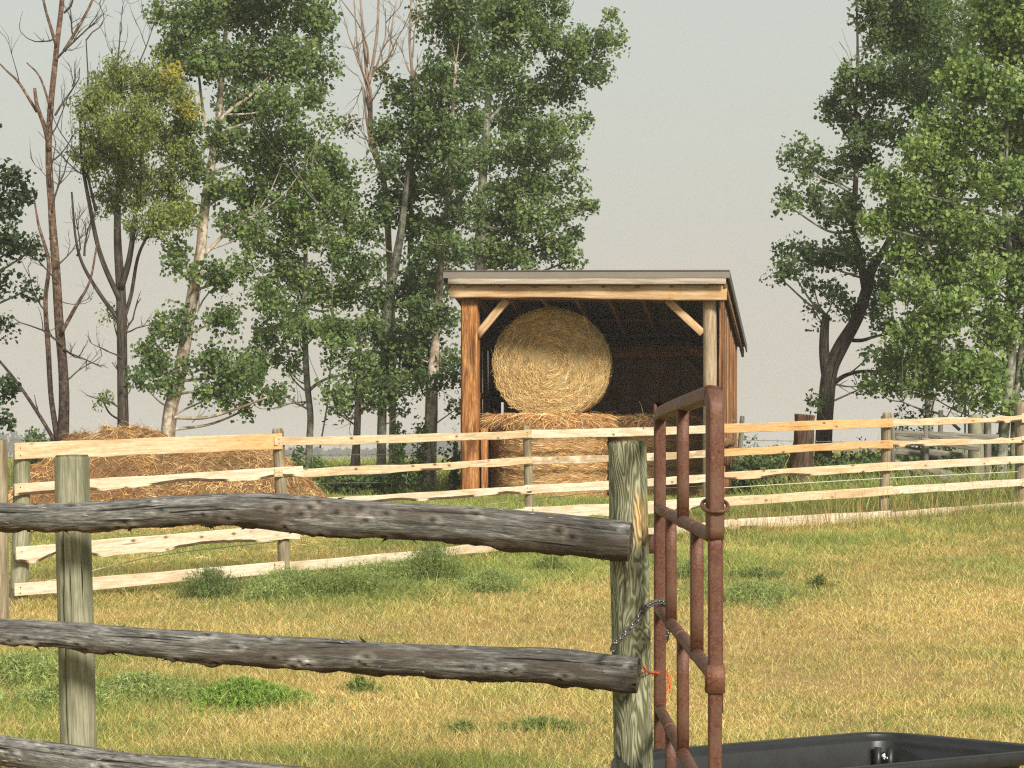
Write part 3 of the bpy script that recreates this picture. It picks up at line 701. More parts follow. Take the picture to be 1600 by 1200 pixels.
# 10 off-frame tree at left edge
build_tree('edge_poplar', 'dark poplar mostly outside the left edge, only a few boughs showing', 27,
    [[(-75, 730, 22), (-70, 600, 18), (-65, 450, 15), (-60, 300, 11), (-60, 150, 7)]],
    [(15, 275, 22, 14, 0.), (35, 300, 16, 10, 0.), (8, 320, 16, 18, 0.), (30, 385, 30, 12, 0.), (5, 370, 16, 10, 0.), (52, 390, 12, 7, 0.), (8, 445, 20, 12, 0.), (40, 455, 18, 8, 0.), (-20, 420, 24, 30, 0.), (-25, 300, 26, 30, 0.), (2, 515, 8, 14, 0.), (2, 600, 9, 13, 0.), (15, 612, 10, 5, 0.), (6, 657, 9, 4, 0.), (-40, 520, 24, 30, 0.), (-40, 200, 26, 40, 0.), (-60, 120, 40, 50, 0.)],
    DDK, M_barkdark, 101, dens=60)
# 11 crooked tree on the right
build_tree('crooked_poplar', 'crooked thick-trunked poplar leaning right above the cut stump, broken stub on its left', 31.5,
    [[(1286, 770, 30), (1287, 700, 26), (1290, 640, 25), (1297, 580, 24), (1315, 540, 22), (1338, 500, 20), (1352, 460, 19), (1362, 420, 16), (1382, 390, 11), (1410, 330, 8), (1440, 240, 6), (1448, 150, 5)],
     [(1292, 590, 17), (1288, 555, 16), (1288, 520, 14), (1291, 492, 12)],
     [(1352, 450, 13), (1344, 405, 11), (1335, 350, 9), (1337, 280, 8), (1337, 200, 7), (1335, 150, 6), (1325, 110, 4), (1318, 90, 3)], [(1337, 160, 5), (1340, 80, 4), (1338, 0, 3), (1336, -40, 2)],
     [(1300, 600, 8), (1325, 585, 6), (1360, 580, 5), (1395, 588, 3)], [(1318, 530, 7), (1345, 532, 6), (1370, 525, 4), (1400, 520, 3)]],
    [(1300, 165, 22, 18), (1350, 130, 40, 34), (1390, 60, 44, 42), (1360, 20, 30, 24), (1440, 40, 44, 40), (1480, 90, 40, 36), (1400, 130, 42, 36), (1440, 160, 30, 26), (1360, 190, 34, 28), (1320, 190, 26, 20), (1395, 210, 30, 26),
     (1300, 155, 18, 12), (1250, 228, 14, 10), (1235, 248, 15, 8), (1270, 250, 22, 13), (1258, 270, 12, 8), (1300, 270, 26, 20), (1340, 250, 34, 24), (1240, 305, 20, 12), (1275, 310, 30, 16), (1230, 320, 13, 10), (1300, 340, 26, 18),
     (1330, 330, 30, 26), (1225, 385, 16, 8), (1250, 390, 24, 10), (1235, 420, 26, 14), (1215, 430, 12, 9), (1275, 410, 28, 18), (1310, 390, 30, 22), (1340, 400, 26, 24), (1270, 440, 14, 8), (1380, 440, 24, 22), (1300, 455, 22, 14), (1320, 480, 20, 16),
     (1275, 490, 8, 12), (1370, 480, 24, 18), (1390, 510, 24, 16), (1360, 555, 12, 8), (1350, 605, 16, 10), (1385, 570, 26, 16), (1272, 625, 5, 7), (1420, 10, 60, 50), (1400, -50, 60, 40), (1340, 215, 20, 18)],
    DK, M_barkdark, 111, dens=44, bares=[((1300, 600), (1350, 610), 4, 1), ((1337, 170), (1322, 60), 3, 1), ((1335, 150), (1355, 40), 3, 1), ((1290, 620), (1268, 650), 2, 1), ((1330, 500), (1262, 430), 3, 1)], twigmat=M_barkpop)
# 12 big bright tree on the right
build_tree('bright_cottonwood', 'huge bright green leafy tree filling the right edge, two pale trunks at its foot', 29.5,
    [[(1562, 745, 20), (1566, 700, 17), (1572, 640, 17), (1580, 560, 15), (1580, 450, 13), (1570, 300, 10), (1575, 150, 7), (1580, 20, 4)], [(1586, 745, 13), (1584, 690, 11), (1588, 620, 10), (1596, 540, 8), (1610, 430, 6)],
     [(1500, 672, 5), (1470, 648, 4), (1440, 640, 3), (1410, 628, 2)], [(1573, 640, 6), (1555, 690, 6), (1530, 668, 5), (1500, 655, 4)]],
    [(1560, 60, 50, 46), (1600, 40, 50, 50), (1510, 130, 44, 40), (1560, 140, 50, 44), (1600, 170, 40, 40), (1470, 190, 36, 30), (1520, 210, 46, 40), (1580, 230, 46, 40), (1440, 240, 34, 30), (1490, 270, 44, 36), (1550, 290, 46, 40), (1610, 290, 30, 40),
     (1420, 300, 36, 32), (1400, 340, 34, 26), (1460, 340, 44, 36), (1520, 360, 46, 38), (1580, 370, 44, 40), (1410, 400, 38, 30), (1470, 420, 46, 36), (1540, 440, 46, 36), (1600, 440, 40, 40), (1420, 460, 36, 28), (1480, 490, 46, 34), (1550, 510, 46, 36),
     (1430, 520, 38, 28), (1410, 560, 34, 24), (1470, 560, 44, 28), (1530, 580, 42, 28), (1590, 580, 34, 34), (1400, 600, 28, 14), (1450, 605, 32, 16), (1500, 615, 28, 14), (1550, 625, 28, 16), (1600, 640, 20, 22), (1360, 600, 14, 10), (1375, 280, 22, 22), (1365, 350, 20, 20), (1580, -30, 70, 50), (1640, 120, 40, 90), (1650, 400, 50, 120)],
    BR, M_barkpop, 121, dens=60, lsize=.084, bares=[((1560, 660), (1440, 640), 4, 2), ((1570, 650), (1520, 620), 3, 2), ((1570, 400), (1530, 330), 3, 1), ((1580, 470), (1570, 380), 3, 1)])
# 13
build_tree('back_poplar', 'dark poplar behind the huge bright tree, only its top left shoulder showing', 35,
    [[(1450, 765, 15), (1452, 560, 13), (1450, 350, 11), (1446, 240, 10), (1444, 140, 8), (1442, 60, 6), (1440, -20, 4)]],
    [(1430, 70, 44, 36), (1480, 40, 44, 38), (1530, 30, 40, 34), (1460, 120, 40, 26), (1500, 110, 36, 30), (1420, 140, 28, 22), (1455, 200, 22, 22), (1440, 0, 60, 40)],
    MD, M_barkpop, 131, dens=40)

# ------------------------------------------------------------------ saplings and bushes behind the fence
def sapling(px, top, D, seed, wpx, label, cols=MD, nst=3, fill=1., name='sapling'):
    r = np.random.default_rng(seed); X = (px - HX) / F * D; z0 = float(gz(X, D)); H = CZ + (HY - top) / F * D - z0
    root = thing(name, label, 'shrub' if name == 'bush' else 'sapling', (X, D, z0), 'saplings and bushes behind the board fence')
    sm = MB(); cn = []
    for s_ in range(nst):
        wx = wpx / F * D * .5; e_ = np.array([X + r.uniform(-1, 1) * wx, D + r.uniform(-1, 1) * wx, z0 + H * r.uniform(.72, 1.)])
        b0 = np.array([X + r.normal(0, .03), D, z0 - .02]); m_ = (b0 + e_) / 2 + r.normal(0, .05, 3)
        P, R = resample([b0, m_, e_], [.011, .008, .003], 9); tube(sm, P, R, seg=4, cap=False)
        for q in P[2:]:
            for _ in range(max(1, int(2 * fill))):
                c = q + r.normal(0, 1, 3) * np.array([wx * .4, wx * .4, .05]); tube(sm, [q, c], [.004, .002], seg=3, cap=False); cn.append(c)
    sm.build('stems', M_barkpop, root); lm = MB()
    leaves(lm, np.array(cn), .05, int(9 * fill) + 3, .06, [np.array(cols[0]), np.array(cols[1])], r)
    lm.build('leaves', M_leaf, root, smooth=False)
SL = [(463, 705, 29, 'leafy sapling just right of the second board fence post', 26, 1.), (497, 708, 29, 'dark sapling at the foot of the bright aspen trunk', 16, 1.2), (618, 690, 29, 'thin sapling between the twin trunk tree and the grey-white trunk', 14, 1.),
      (628, 664, 30, 'pale tall sapling right of the straight grey-white trunk', 22, 1.), (636, 705, 28.5, 'wide leafy sapling in the middle gap under the second board', 34, 1.3), (657, 650, 30, 'slim sapling against the thick mottled trunk', 14, 1.3),
      (705, 695, 29, 'sapling close to the left wall of the shed', 24, 1.1), (1182, 680, 30, 'low sapling just right of the leaning grey post', 26, .8), (1345, 690, 30, 'faint sapling right of the crooked trunk', 22, .7),
      (1412, 632, 30, 'bright sapling above the right board panel', 26, 1.), (1452, 636, 30, 'airy sapling between the old corral posts', 20, 1.), (1480, 690, 29.3, 'leafy weed shrub inside the old corral', 50, 1.6), (1545, 680, 30.5, 'green shrub at the foot of the huge bright tree', 60, 2.)]
for k_, (px, top, D, lab, wp, fl) in enumerate(SL): sapling(px, top, D, 300 + k_, wp, lab, cols=MD if k_ % 2 else ((.06, .10, .03), (.12, .17, .05)), fill=fl)
sapling(65, 676, 30.5, 331, 46, 'round green bush at the foot of the tall dead tree', nst=9, fill=2.2, name='bush')
sapling(525, 738, 31, 332, 110, 'low green bush left of the twin trunk tree', nst=9, fill=2., name='bush', cols=DK)
sapling(575, 738, 30, 333, 60, 'low dark bush between the twin trunks and the grey-white trunk', nst=8, fill=2., name='bush', cols=DK)
sapling(455, 735, 30, 334, 60, 'low bush by the right foot of the hay heap', nst=8, fill=2., name='bush')
sapling(1215, 706, 32, 335, 90, 'broad weedy bush between the shed and the cut stump', nst=12, fill=1.6, name='bush', cols=((.08, .12, .04), (.15, .19, .07)))
sapling(1345, 708, 32, 336, 100, 'broad weedy bush right of the cut stump', nst=12, fill=1.6, name='bush', cols=((.08, .12, .04), (.15, .19, .07)))

sapling(1180, 716, 28.5, 341, 60, 'leafy bush close behind the orange boards next to the shed', nst=9, fill=1.8, name='bush', cols=DK)
sapling(1320, 722, 29, 342, 70, 'leafy bush at the right foot of the crooked trunk', nst=9, fill=1.8, name='bush', cols=DK)
sapling(1430, 712, 29.5, 343, 80, 'leafy bush inside the left end of the old corral', nst=10, fill=1.8, name='bush')
sapling(1500, 715, 29.8, 344, 80, 'leafy bush between the corral post and the fallen rails', nst=10, fill=1.8, name='bush', cols=DK)
sapling(1580, 712, 30.2, 345, 80, 'leafy bush at the right edge under the huge tree', nst=10, fill=1.8, name='bush', cols=DK)

# far wood in the smoke
r = np.random.default_rng(44); fm = MB(); cn = []
for k_ in range(420):
    px = r.uniform(-150, 1750); D = r.uniform(560, 800)
    edge = (px < 75) or (630 < px < 730)
    H = r.uniform(5.5, 9.5) if edge else r.uniform(1.5, 3.2)
    X = (px - HX) / F * D; wd_ = H * .33
    n_ = 26; v = r.normal(size=(n_, 3)) * np.array([wd_ * .5, wd_ * .5, H * .22]) + np.array([X, D, 1.2 + H * .5]); cn.append(v)
    tube(fm, [[X, D, 1.], [X, D, 1.2 + H * .6]], [.18, .08], seg=5, cap=False, col=(.05, .04, .03))
leaves(fm, np.concatenate(cn), .5, 9, 1.1, [np.array((.035, .06, .03)), np.array((.06, .09, .04))], r)
tag(fm.build('distant_woods', M_leaf, smooth=False), 'blue-grey wood far across the fields, fading into smoke', 'woods', kind='stuff')

# ------------------------------------------------------------------ shed
TH = math.radians(11); ex = np.array([math.cos(TH), -math.sin(TH), 0]); ey = np.array([math.sin(TH), math.cos(TH), 0]); ez = np.array([0, 0, 1.])
S0 = np.array([(736 - HX) / F * 27.2, 27.2, 0]); SW = 3.61; SDp = 3.15
def SP(x, y, z): return S0 + ex * x + ey * y + ez * (z - (.018 * x if z > 3.6 else 0))
ZB = CZ + 2.37; G0 = .86
shed = thing('hay_shed', 'open-fronted timber hay shed with sloping metal roof, brown vertical siding and braced corners', 'shed', SP(SW / 2, 0, G0))
slope = .80 / 3.6
def roofz(y): return ZB + .19 - slope * (y + .0)
def rect_post(x, y, w_, z0, z1, mat, seed, d=None):
    beam(MB_, SP(x, y, z0), SP(x, y, z1), d or w_, w_, up=ex, n=14, wob=.007, seed=seed)
MB_ = MB(); rect_post(0, 0, .235, G0 - .1, ZB, None, 1); MB_.build('corner_post', M_orange, shed)
MB_ = MB(); tube(MB_, [SP(SW, 0, G0 - .1), SP(SW + .01, 0, 2.4), SP(SW, 0, ZB)], [.105, .10, .10], seg=18, n=20, amp=.006, seed=4); MB_.build('corner_post', M_shedpost, shed)
MB_ = MB(); rect_post(.02, SDp, .18, G0 - .1, roofz(SDp), None, 6); MB_.build('corner_post', M_inner, shed)
MB_ = MB(); rect_post(SW - .02, SDp, .18, G0 - .1, roofz(SDp), None, 7); MB_.build('corner_post', M_inner, shed)
MB_ = MB(); rect_post(.20, .06, .10, G0 - .1, 2.02, None, 8); MB_.build('side_plank', M_orange, shed)
mb = MB(); beam(mb, SP(-.28, -.20, ZB + .097), SP(SW + .27, -.20, ZB + .097), .13, .20, n=24, wob=.012, seed=12, low=lambda s, L: .02 * np.sin(s * 1.3)); mb.build('header_beam', M_beam, shed)
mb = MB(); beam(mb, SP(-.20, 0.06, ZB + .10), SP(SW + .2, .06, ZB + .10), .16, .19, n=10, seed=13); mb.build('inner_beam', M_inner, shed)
# braces
for x0, x1, sd_, ml in ((.10, .56, 15, M_beam), (SW - .10, SW - .62, 16, M_beam)):
    mb = MB(); zz0 = ZB - .55 if sd_ == 15 else ZB - .56
    beam(mb, SP(x0, -.02, zz0), SP(x1, -.03, ZB - .01), .06, .115, n=6, seed=sd_); mb.build('brace', ml, shed)
# rafters
for k_ in range(8):
    x = .02 + k_ * (SW - .04) / 7; mb = MB()
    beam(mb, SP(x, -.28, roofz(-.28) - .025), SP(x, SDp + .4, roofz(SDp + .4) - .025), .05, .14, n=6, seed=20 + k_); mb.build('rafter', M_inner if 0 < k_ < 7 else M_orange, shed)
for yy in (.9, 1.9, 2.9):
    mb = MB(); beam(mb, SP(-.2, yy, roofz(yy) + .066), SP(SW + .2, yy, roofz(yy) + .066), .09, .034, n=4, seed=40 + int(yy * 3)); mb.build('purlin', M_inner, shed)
mb = MB(); beam(mb, SP(0, SDp - .1, roofz(SDp) - .14), SP(SW, SDp - .1, roofz(SDp) - .14), .12, .18, n=8, seed=44); mb.build('rear_beam', M_orange, shed)
mb = MB(); beam(mb, SP(SW - .12, SDp * .45, ZB - .95), SP(SW - .12, SDp * .9, roofz(SDp) - .15), .1, .1, n=5, seed=45)
mb.build('rear_brace', M_inner, shed)
mb = MB(); beam(mb, SP(SW - .75, SDp - .12, roofz(SDp) - .2), SP(SW - .1, SDp - .12, roofz(SDp) - .85), .1, .12, n=5, seed=46); mb.build('rear_brace', M_inner, shed)
mb = MB(); beam(mb, SP(0, SDp - .06, 2.25), SP(SW, SDp - .06, 2.25), .05, .12, n=6, seed=47); mb.build('wall_girt', M_inner, shed)
# fascia, roof sheets, trims
mb = MB(); beam(mb, SP(-.27, -.375, ZB + .240), SP(SW + .27, -.375, ZB + .240), .03, .088, n=20, wob=.003, seed=50); mb.build('fascia', wood('whitish_fascia', (.27, .22, .16), (.42, .35, .28), (.56, .50, .42), bmp=.2), shed)
rt = lambda y: roofz(y) + .10
mb = MB(); nxr = 80; ox = np.linspace(-.33, SW + .30, nxr * 4 + 1); prof_z = .018 * ((np.arange(len(ox)) % 16) < 2)
for side_z in (0,):
    yv = np.array([-.36, SDp + .55])
    Vt = np.array([[SP(x, y, rt(y) + pz) for y in yv] for x, pz in zip(ox, prof_z)]); Vb = np.array([[SP(x, y, rt(y) - .012 + pz) for y in yv] for x, pz in zip(ox, prof_z)])
    n_ = len(ox); VV = np.concatenate([Vt.reshape(-1, 3), Vb.reshape(-1, 3)]); q = np.arange(n_ - 1)[:, None] * 2
    Ft = np.concatenate([q, q + 2, q + 3, q + 1], 1); Fb = Ft[:, ::-1] + 2 * n_
    Fs = np.concatenate([np.concatenate([q, q + 2 * n_, q + 2 * n_ + 2, q + 2], 1), np.concatenate([q + 1, q + 3, q + 2 * n_ + 3, q + 2 * n_ + 1], 1)])
    mb.add(VV, np.concatenate([Ft, Fb, Fs]))
mb.build('roof_sheet', M_roofpanel, shed, smooth=False)
mb = MB(); beam(mb, SP(-.34, -.385, rt(-.37) - .037), SP(SW + .325, -.385, rt(-.37) - .037), .018, .098, n=3, wob=0, seed=51)
mb.build('eave_trim', M_roof, shed, smooth=False)
mb = MB(); beam(mb, SP(-.34, -.398, rt(-.37) + .022), SP(SW + .325, -.398, rt(-.37) + .022), .014, .02, n=3, wob=0, seed=51)
mb.build('drip_edge', M_roofpanel, shed, smooth=False)
for xx in (SW + .315, -.345):
    mb = MB(); beam(mb, SP(xx, -.37, rt(-.37) - .035), SP(xx, SDp + .57, rt(SDp + .57) - .035), .02, .13, n=3, wob=0, seed=52); mb.build('verge_trim', M_roofpanel, shed, smooth=False)
    mb = MB(); beam(mb, SP(xx - .06 * (1 if xx > 0 else -1), -.28, rt(-.28) - .13), SP(xx - .06 * (1 if xx > 0 else -1), SDp + .5, rt(SDp + .5) - .13), .04, .14, n=3, wob=.003, seed=53); mb.build('barge_board', M_inner, shed)
# side siding (vertical boards)
r = np.random.default_rng(9)
def siding(name, x, outward, mat, zlow):
    mb = MB(); y = -.02; k_ = 0
    while y < SDp + .1:
        wv = r.uniform(.15, .22)
        if y + wv > SDp + .12: break
        zt = roofz(y + wv / 2) + .06; dx = outward * (.026 * (k_ % 2) + r.uniform(0, .003))
        z0 = zlow + r.uniform(-.05, .05)
        beam(mb, SP(x + dx, y + wv / 2, z0), SP(x + dx, y + wv / 2, zt), .022, wv + .04, up=ey, n=8, wob=.008, seed=60 + k_, col=np.array([1, 1, 1]) * r.uniform(.75, 1.25))
        y += wv + r.uniform(.004, .02); k_ += 1
    mb.build(name, mat, shed)
M_siding = wood('brown_sawn_siding', (.16, .07, .03), (.34, .17, .08), (.52, .30, .16), st=(2, 25, 25), blotch=(.12, .05, .02), blotch_amt=.6, bmp=.4)
siding('side_wall', SW + .155, 1, M_siding, 1.45); siding('side_wall', -.135, -1, M_siding, .95)
mb = MB(); x = -.12; k_ = 0
while x < SW + .12:
    wv = r.uniform(.15, .24); beam(mb, SP(x + wv / 2, SDp + .1 + .026 * (k_ % 2), .95), SP(x + wv / 2, SDp + .1 + .026 * (k_ % 2), roofz(SDp + .1) + .10), .022, wv + .05, up=ex, n=8, wob=.005, seed=90 + k_, col=np.array([1, 1, 1]) * r.uniform(.7, 1.2))
    x += wv + r.uniform(.002, .008); k_ += 1
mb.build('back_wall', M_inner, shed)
for zz in (1.75, 2.55, 3.35):
    mb = MB(); beam(mb, SP(SW + .115, .12, zz), SP(SW + .115, SDp, zz), .045, .10, n=5, seed=int(zz * 10)); mb.build('wall_girt', M_orange, shed)
    mb = MB(); beam(mb, SP(-.105, .12, zz), SP(-.105, SDp, zz), .045, .10, n=5, seed=int(zz * 10)); mb.build('wall_girt', M_orange, shed)
mb = MB(); tube(mb, [SP(SW + .20, .05, 1.80), SP(SW + .22, 1.2, 1.80)], [.075, .07], seg=14, n=8, amp=.005); mb.build('sill_log', M_inner, shed)
mb = MB()
for k_ in range(4): beam(mb, SP(SW + .16, .26 + .17 * k_, .95), SP(SW + .16, .26 + .17 * k_, 1.44), .02, .15, up=ey, n=4, seed=130 + k_)
mb.build('kick_boards', M_orange, shed)

# ------------------------------------------------------------------ hay
HC = np.array([[.90, .66, .29], [.78, .53, .20], [.98, .82, .48], [.52, .31, .12], [.72, .54, .27]])
HB = np.array([[.44, .24, .10], [.54, .32, .13], [.66, .44, .19], [.26, .13, .06], [.78, .58, .30]])
def hcol(n, r, pal, var=.42): return pal[r.integers(0, len(pal), n)] * r.uniform(1 - var, 1 + var, (n, 1))

def bale(name, label, c, axis, R, L, seed, nface=6500, nbar=5000, sag=0., pal=HC, group='round hay bales in the shed', faces=(0, 1)):
    """c centre, axis unit vector (towards the face we see)"""
    r = np.random.default_rng(seed); ax = nrm(axis); u = nrm(np.cross(ax, [0, 0, 1.])) if abs(ax[2]) < .9 else np.array([1., 0, 0]); v = np.cross(u, ax)
    if abs(ax[2]) < .9 and v[2] < 0: v = -v
    def warp(P):
        if not sag: return P
        P = P.copy(); h = P[:, 2] - (c[2] - R); q = np.clip(1 - h / (R * .55), 0, 1); P[:, 2] += sag * q ** 2
        P[:, 0] += (P[:, 0] - c[0]) * .045; return P
    nth, nl, nr_ = 96, 24, 16; mb = MB()
    th = np.arange(nth) / nth * 2 * math.pi; ring = np.cos(th)[:, None] * u + np.sin(th)[:, None] * v
    rows = []
    for q in np.linspace(0, 1, nr_)[1:]: rows.append((q * (R - .03) if q < 1 else R - .035, L / 2 - (0.0 if q < 1 else .02)))
    for q in np.linspace(0, 1, nl)[1:-1]: rows.append((R, L / 2 - q * L))
    for q in np.linspace(1, 0, nr_)[:-1]: rows.append((q * (R - .03) if q < 1 else R - .035, -L / 2 + (0.0 if q < 1 else .02)))
    V = np.concatenate([c + ax * hgt + ring * rad for rad, hgt in rows]); V = np.concatenate([V, [c + ax * L / 2, c - ax * L / 2]])
    dirn = V - c; V = V + unit(dirn) * (.022 * fbm(V * 7, seed, 3))[:, None]
    m = len(rows); i = np.arange(m - 1)[:, None]; j = np.arange(nth)[None]; j2 = (j + 1) % nth
    F4 = np.stack(np.broadcast_arrays(i * nth + j, i * nth + j2, (i + 1) * nth + j2, (i + 1) * nth + j), -1).reshape(-1, 4)
    jj = np.arange(nth); F3 = np.concatenate([np.stack([np.full(nth, m * nth), (jj + 1) % nth, jj], 1), np.stack([np.full(nth, m * nth + 1), (m - 1) * nth + jj, (m - 1) * nth + (jj + 1) % nth], 1)])
    mb.add(warp(V), F4, F3, None, pal.mean(0) * .62)
    # face straws in a spiral
    for sgn in (1, -1):
        if (0 if sgn > 0 else 1) not in faces: continue
        n = nface; rad = R * np.sqrt(r.random(n)) * .985; t = r.random(n) * 2 * math.pi
        rd = np.cos(t)[:, None] * u + np.sin(t)[:, None] * v; tn = -np.sin(t)[:, None] * u + np.cos(t)[:, None] * v
        P = c + ax * sgn * (L / 2 + .004) + rd * rad[:, None] + ax * sgn * (.02 * fbm((rd * rad[:, None]) * 7 + 3, seed, 2))[:, None]
        D = unit(tn * r.choice([-1, 1], n)[:, None] + rd * r.normal(0, .6, n)[:, None] + ax * sgn * r.uniform(-.02, .25, n)[:, None])
        ll = r.uniform(.05, .17, n) * np.clip(.35 + rad / R, 0, 1); band = .92 + .22 * np.sin(rad * 48 + t + 5 * fbm(rd * 3 + rad[:, None] * 4, seed, 2)) 
        C = hcol(n, r, pal) * band[:, None]
        strips(mb, warp(P), D, -rd, ll, .0055, .25 * ll / R * 3, C, 2, .6, side=np.cross(D, np.tile(ax, (n, 1))) + r.normal(0, .5, (n, 3)))
    n = nbar; hgt = r.uniform(-.5, .5, n) * L; t = r.random(n) * 2 * math.pi
    rd = np.cos(t)[:, None] * u + np.sin(t)[:, None] * v; tn = -np.sin(t)[:, None] * u + np.cos(t)[:, None] * v
    P = c + ax * hgt[:, None] + rd * (R + .003); P = P + unit(P - c) * (.022 * fbm(P * 7, seed, 3))[:, None]
    D = unit(tn * r.choice([-1, 1], n)[:, None] + ax * r.normal(0, .32, n)[:, None] + rd * r.uniform(-.02, .22, n)[:, None])
    ll = r.uniform(.06, .2, n); strips(mb, warp(P), D, -rd, ll, .006, .2, hcol(n, r, pal), 2, .6)
    return mb

ca, sa = math.cos(math.radians(5.)), math.sin(math.radians(5.))
# upper bale: face towards the camera
zc = CZ + (HY - 569) / F * 27.75
fc = np.array([(861 - HX) / F * 27.75, 27.75, zc]); axf = np.array([-sa, -ca, 0])
BL = bale('upper', '', fc - axf * .62, axf, .865, 1.24, 5, 9000, 5000, sag=.05, faces=(0,))
n = 260; r = np.random.default_rng(55); t = r.random(n) * 2 * math.pi
zs = zc - .815
P = fc + np.stack([r.uniform(-.75, .75, n), r.uniform(-.1, .1, n), np.full(n, -.80)], 1)
BL.build('round_bale', M_haycore and M_hay, loc=fc - axf * .62 - np.array([0, 0, .86])); tag(bpy.data.objects['round_bale'], 'big golden round hay bale lying on its side on top of the others', 'hay bale', 'round hay bales in the shed')
# lower bales on end
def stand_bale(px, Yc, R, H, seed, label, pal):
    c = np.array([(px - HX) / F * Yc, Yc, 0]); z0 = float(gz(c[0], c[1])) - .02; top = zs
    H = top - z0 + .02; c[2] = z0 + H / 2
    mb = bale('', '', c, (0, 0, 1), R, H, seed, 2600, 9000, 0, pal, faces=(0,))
    r = np.random.default_rng(seed + 1); n = 2600  # shaggy overhanging top rim
    t = r.random(n) * 2 * math.pi; rd = np.stack([np.cos(t), np.sin(t), 0 * t], 1); tn = np.stack([-np.sin(t), np.cos(t), 0 * t], 1)
    P = c + rd * (R * r.uniform(.86, 1.03, n))[:, None]; P[:, 2] = top + r.uniform(-.10, .05, n)
    D = unit(rd * r.uniform(.0, 1., n)[:, None] + tn * r.normal(0, .9, n)[:, None] + np.array([0, 0, 1.]) * r.normal(0, .12, n)[:, None])
    strips(mb, P, D, np.tile([0, 0, -1.], (n, 1)), r.uniform(.12, .34, n), .006, r.uniform(.1, .6, n), hcol(n, r, pal), 3, .6)
    # darker compressed bands between wraps
    for zb in (.22, .48, .76, 1.02):
        n = 900; t = r.random(n) * 2 * math.pi; rd = np.stack([np.cos(t), np.sin(t), 0 * t], 1); tn = np.stack([-np.sin(t), np.cos(t), 0 * t], 1)
        P = c + rd * (R + .012); P[:, 2] = z0 + zb + .02 * np.sin(t * 5 + seed) + r.normal(0, .018, n)
        D = unit(tn + r.normal(0, .25, (n, 3))); strips(mb, P, D, -rd, r.uniform(.06, .16, n), .006, .1, hcol(n, r, pal) * .45, 2, .6)
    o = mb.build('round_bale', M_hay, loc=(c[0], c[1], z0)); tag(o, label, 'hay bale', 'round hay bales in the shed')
stand_bale(858, 28.05, .90, 1.4, 71, 'sunlit shaggy brown round bale standing on end, directly under the big golden bale', HB * 1.45)  # straw palette brightened, sunlight painted into the hay colour
stand_bale(1035, 28.75, .90, 1.4, 81, 'shaded round bale standing on end at the right side of the shed', HB * np.array([.85, .85, .85]))  # same palette darkened, the shed's shade painted into the straw

# hay heap
hp_c = np.array([(255 - HX) / F * 24.5, 24.5])
def heap_h(X, Y):
    x = X - hp_c[0]; y = Y - hp_c[1]
    def g(cx, cy, sx, sy, a_, p=2.): return a_ * np.exp(-(np.abs((x - cx) / sx) ** p + np.abs((y - cy) / sy) ** p))
    h = np.interp(x, [-2.3, -1.9, -1.4, -1.1, -.65, 0, .35, .8, 1.3, 1.6, 2.0, 2.4], [0, .42, .95, 1.10, 1.13, 1.12, 1.04, .97, .94, .80, .38, 0]) * np.exp(-np.abs(y / 1.25) ** 3)
    nz = fbm(np.stack([X * 2.2, Y * 2.2, 0 * X], 1), 3, 4)
    nz2 = fbm(np.stack([X * 6, Y * 6, 0 * X], 1), 31, 2)
    return h + (nz * .22 + nz2 * .12) * np.clip(h * 2.5, 0, 1) - .05
gx, gy = np.meshgrid(np.linspace(-3.0, 3.0, 150), np.linspace(-2.2, 2.2, 90)); Xh = gx.ravel() + hp_c[0]; Yh = gy.ravel() + hp_c[1]
Zh = gz(Xh, Yh) + heap_h(Xh, Yh); nx_ = 150
i = np.arange(89)[:, None]; j = np.arange(149)[None]
Fh = np.stack(np.broadcast_arrays(i * nx_ + j, i * nx_ + j + 1, (i + 1) * nx_ + j + 1, (i + 1) * nx_ + j), -1).reshape(-1, 4)
mb = MB().add(np.stack([Xh, Yh, Zh], 1), Fh, None, None, np.array([.20, .115, .055]))
r = np.random.default_rng(66); n = 60000; X = hp_c[0] + r.uniform(-2.9, 2.9, n); Y = hp_c[1] + r.uniform(-2.1, 1.6, n); hv = heap_h(X, Y)
k_ = hv > .02; X, Y, hv = X[k_], Y[k_], hv[k_]; n = len(X); e_ = .05
gxv = (heap_h(X + e_, Y) - hv) / e_; gyv = (heap_h(X, Y + e_) - hv) / e_; nr = unit(np.stack([-gxv, -gyv, np.ones(n)], 1))
a_ = r.random(n) * math.pi * 2; D = np.stack([np.cos(a_), np.sin(a_), 0 * a_], 1); D = unit(D - nr * (D * nr).sum(1)[:, None] + nr * r.uniform(-.05, .35, n)[:, None])
P = np.stack([X, Y, gz(X, Y) + hv + .004], 1)
tone = 1.0 + .95 * fbm(P * 3.5, 9, 3); pale = (fbm(P * 1.5 + 7, 13, 2) > .25) & (r.random(n) > .5)
C = hcol(n, r, HB * np.array([.98, .92, .84])); C[pale] = hcol(pale.sum(), r, HC)
strips(mb, P, D, np.tile([0, 0, -1.], (n, 1)), r.uniform(.06, .24, n), .0052, r.uniform(.1, .6, n), C * tone[:, None], 3, .5)
n = 6000; X = hp_c[0] + r.uniform(-2.6, 2.9, n); Y = hp_c[1] - 1.1 - np.abs(r.normal(0, 1.6, n)); a_ = r.random(n) * 6.283
k_ = (Y > fenceY(X) - .6); X, Y, a_ = X[k_], Y[k_], a_[k_]; n = len(X)
strips(mb, np.stack([X, Y, gz(X, Y) + .03], 1), unit(np.stack([np.cos(a_), np.sin(a_), .25 * np.ones(n)], 1)), np.tile([0, 0, -1.], (n, 1)), r.uniform(.08, .28, n), .007, .3, hcol(n, r, HC), 2, .5)
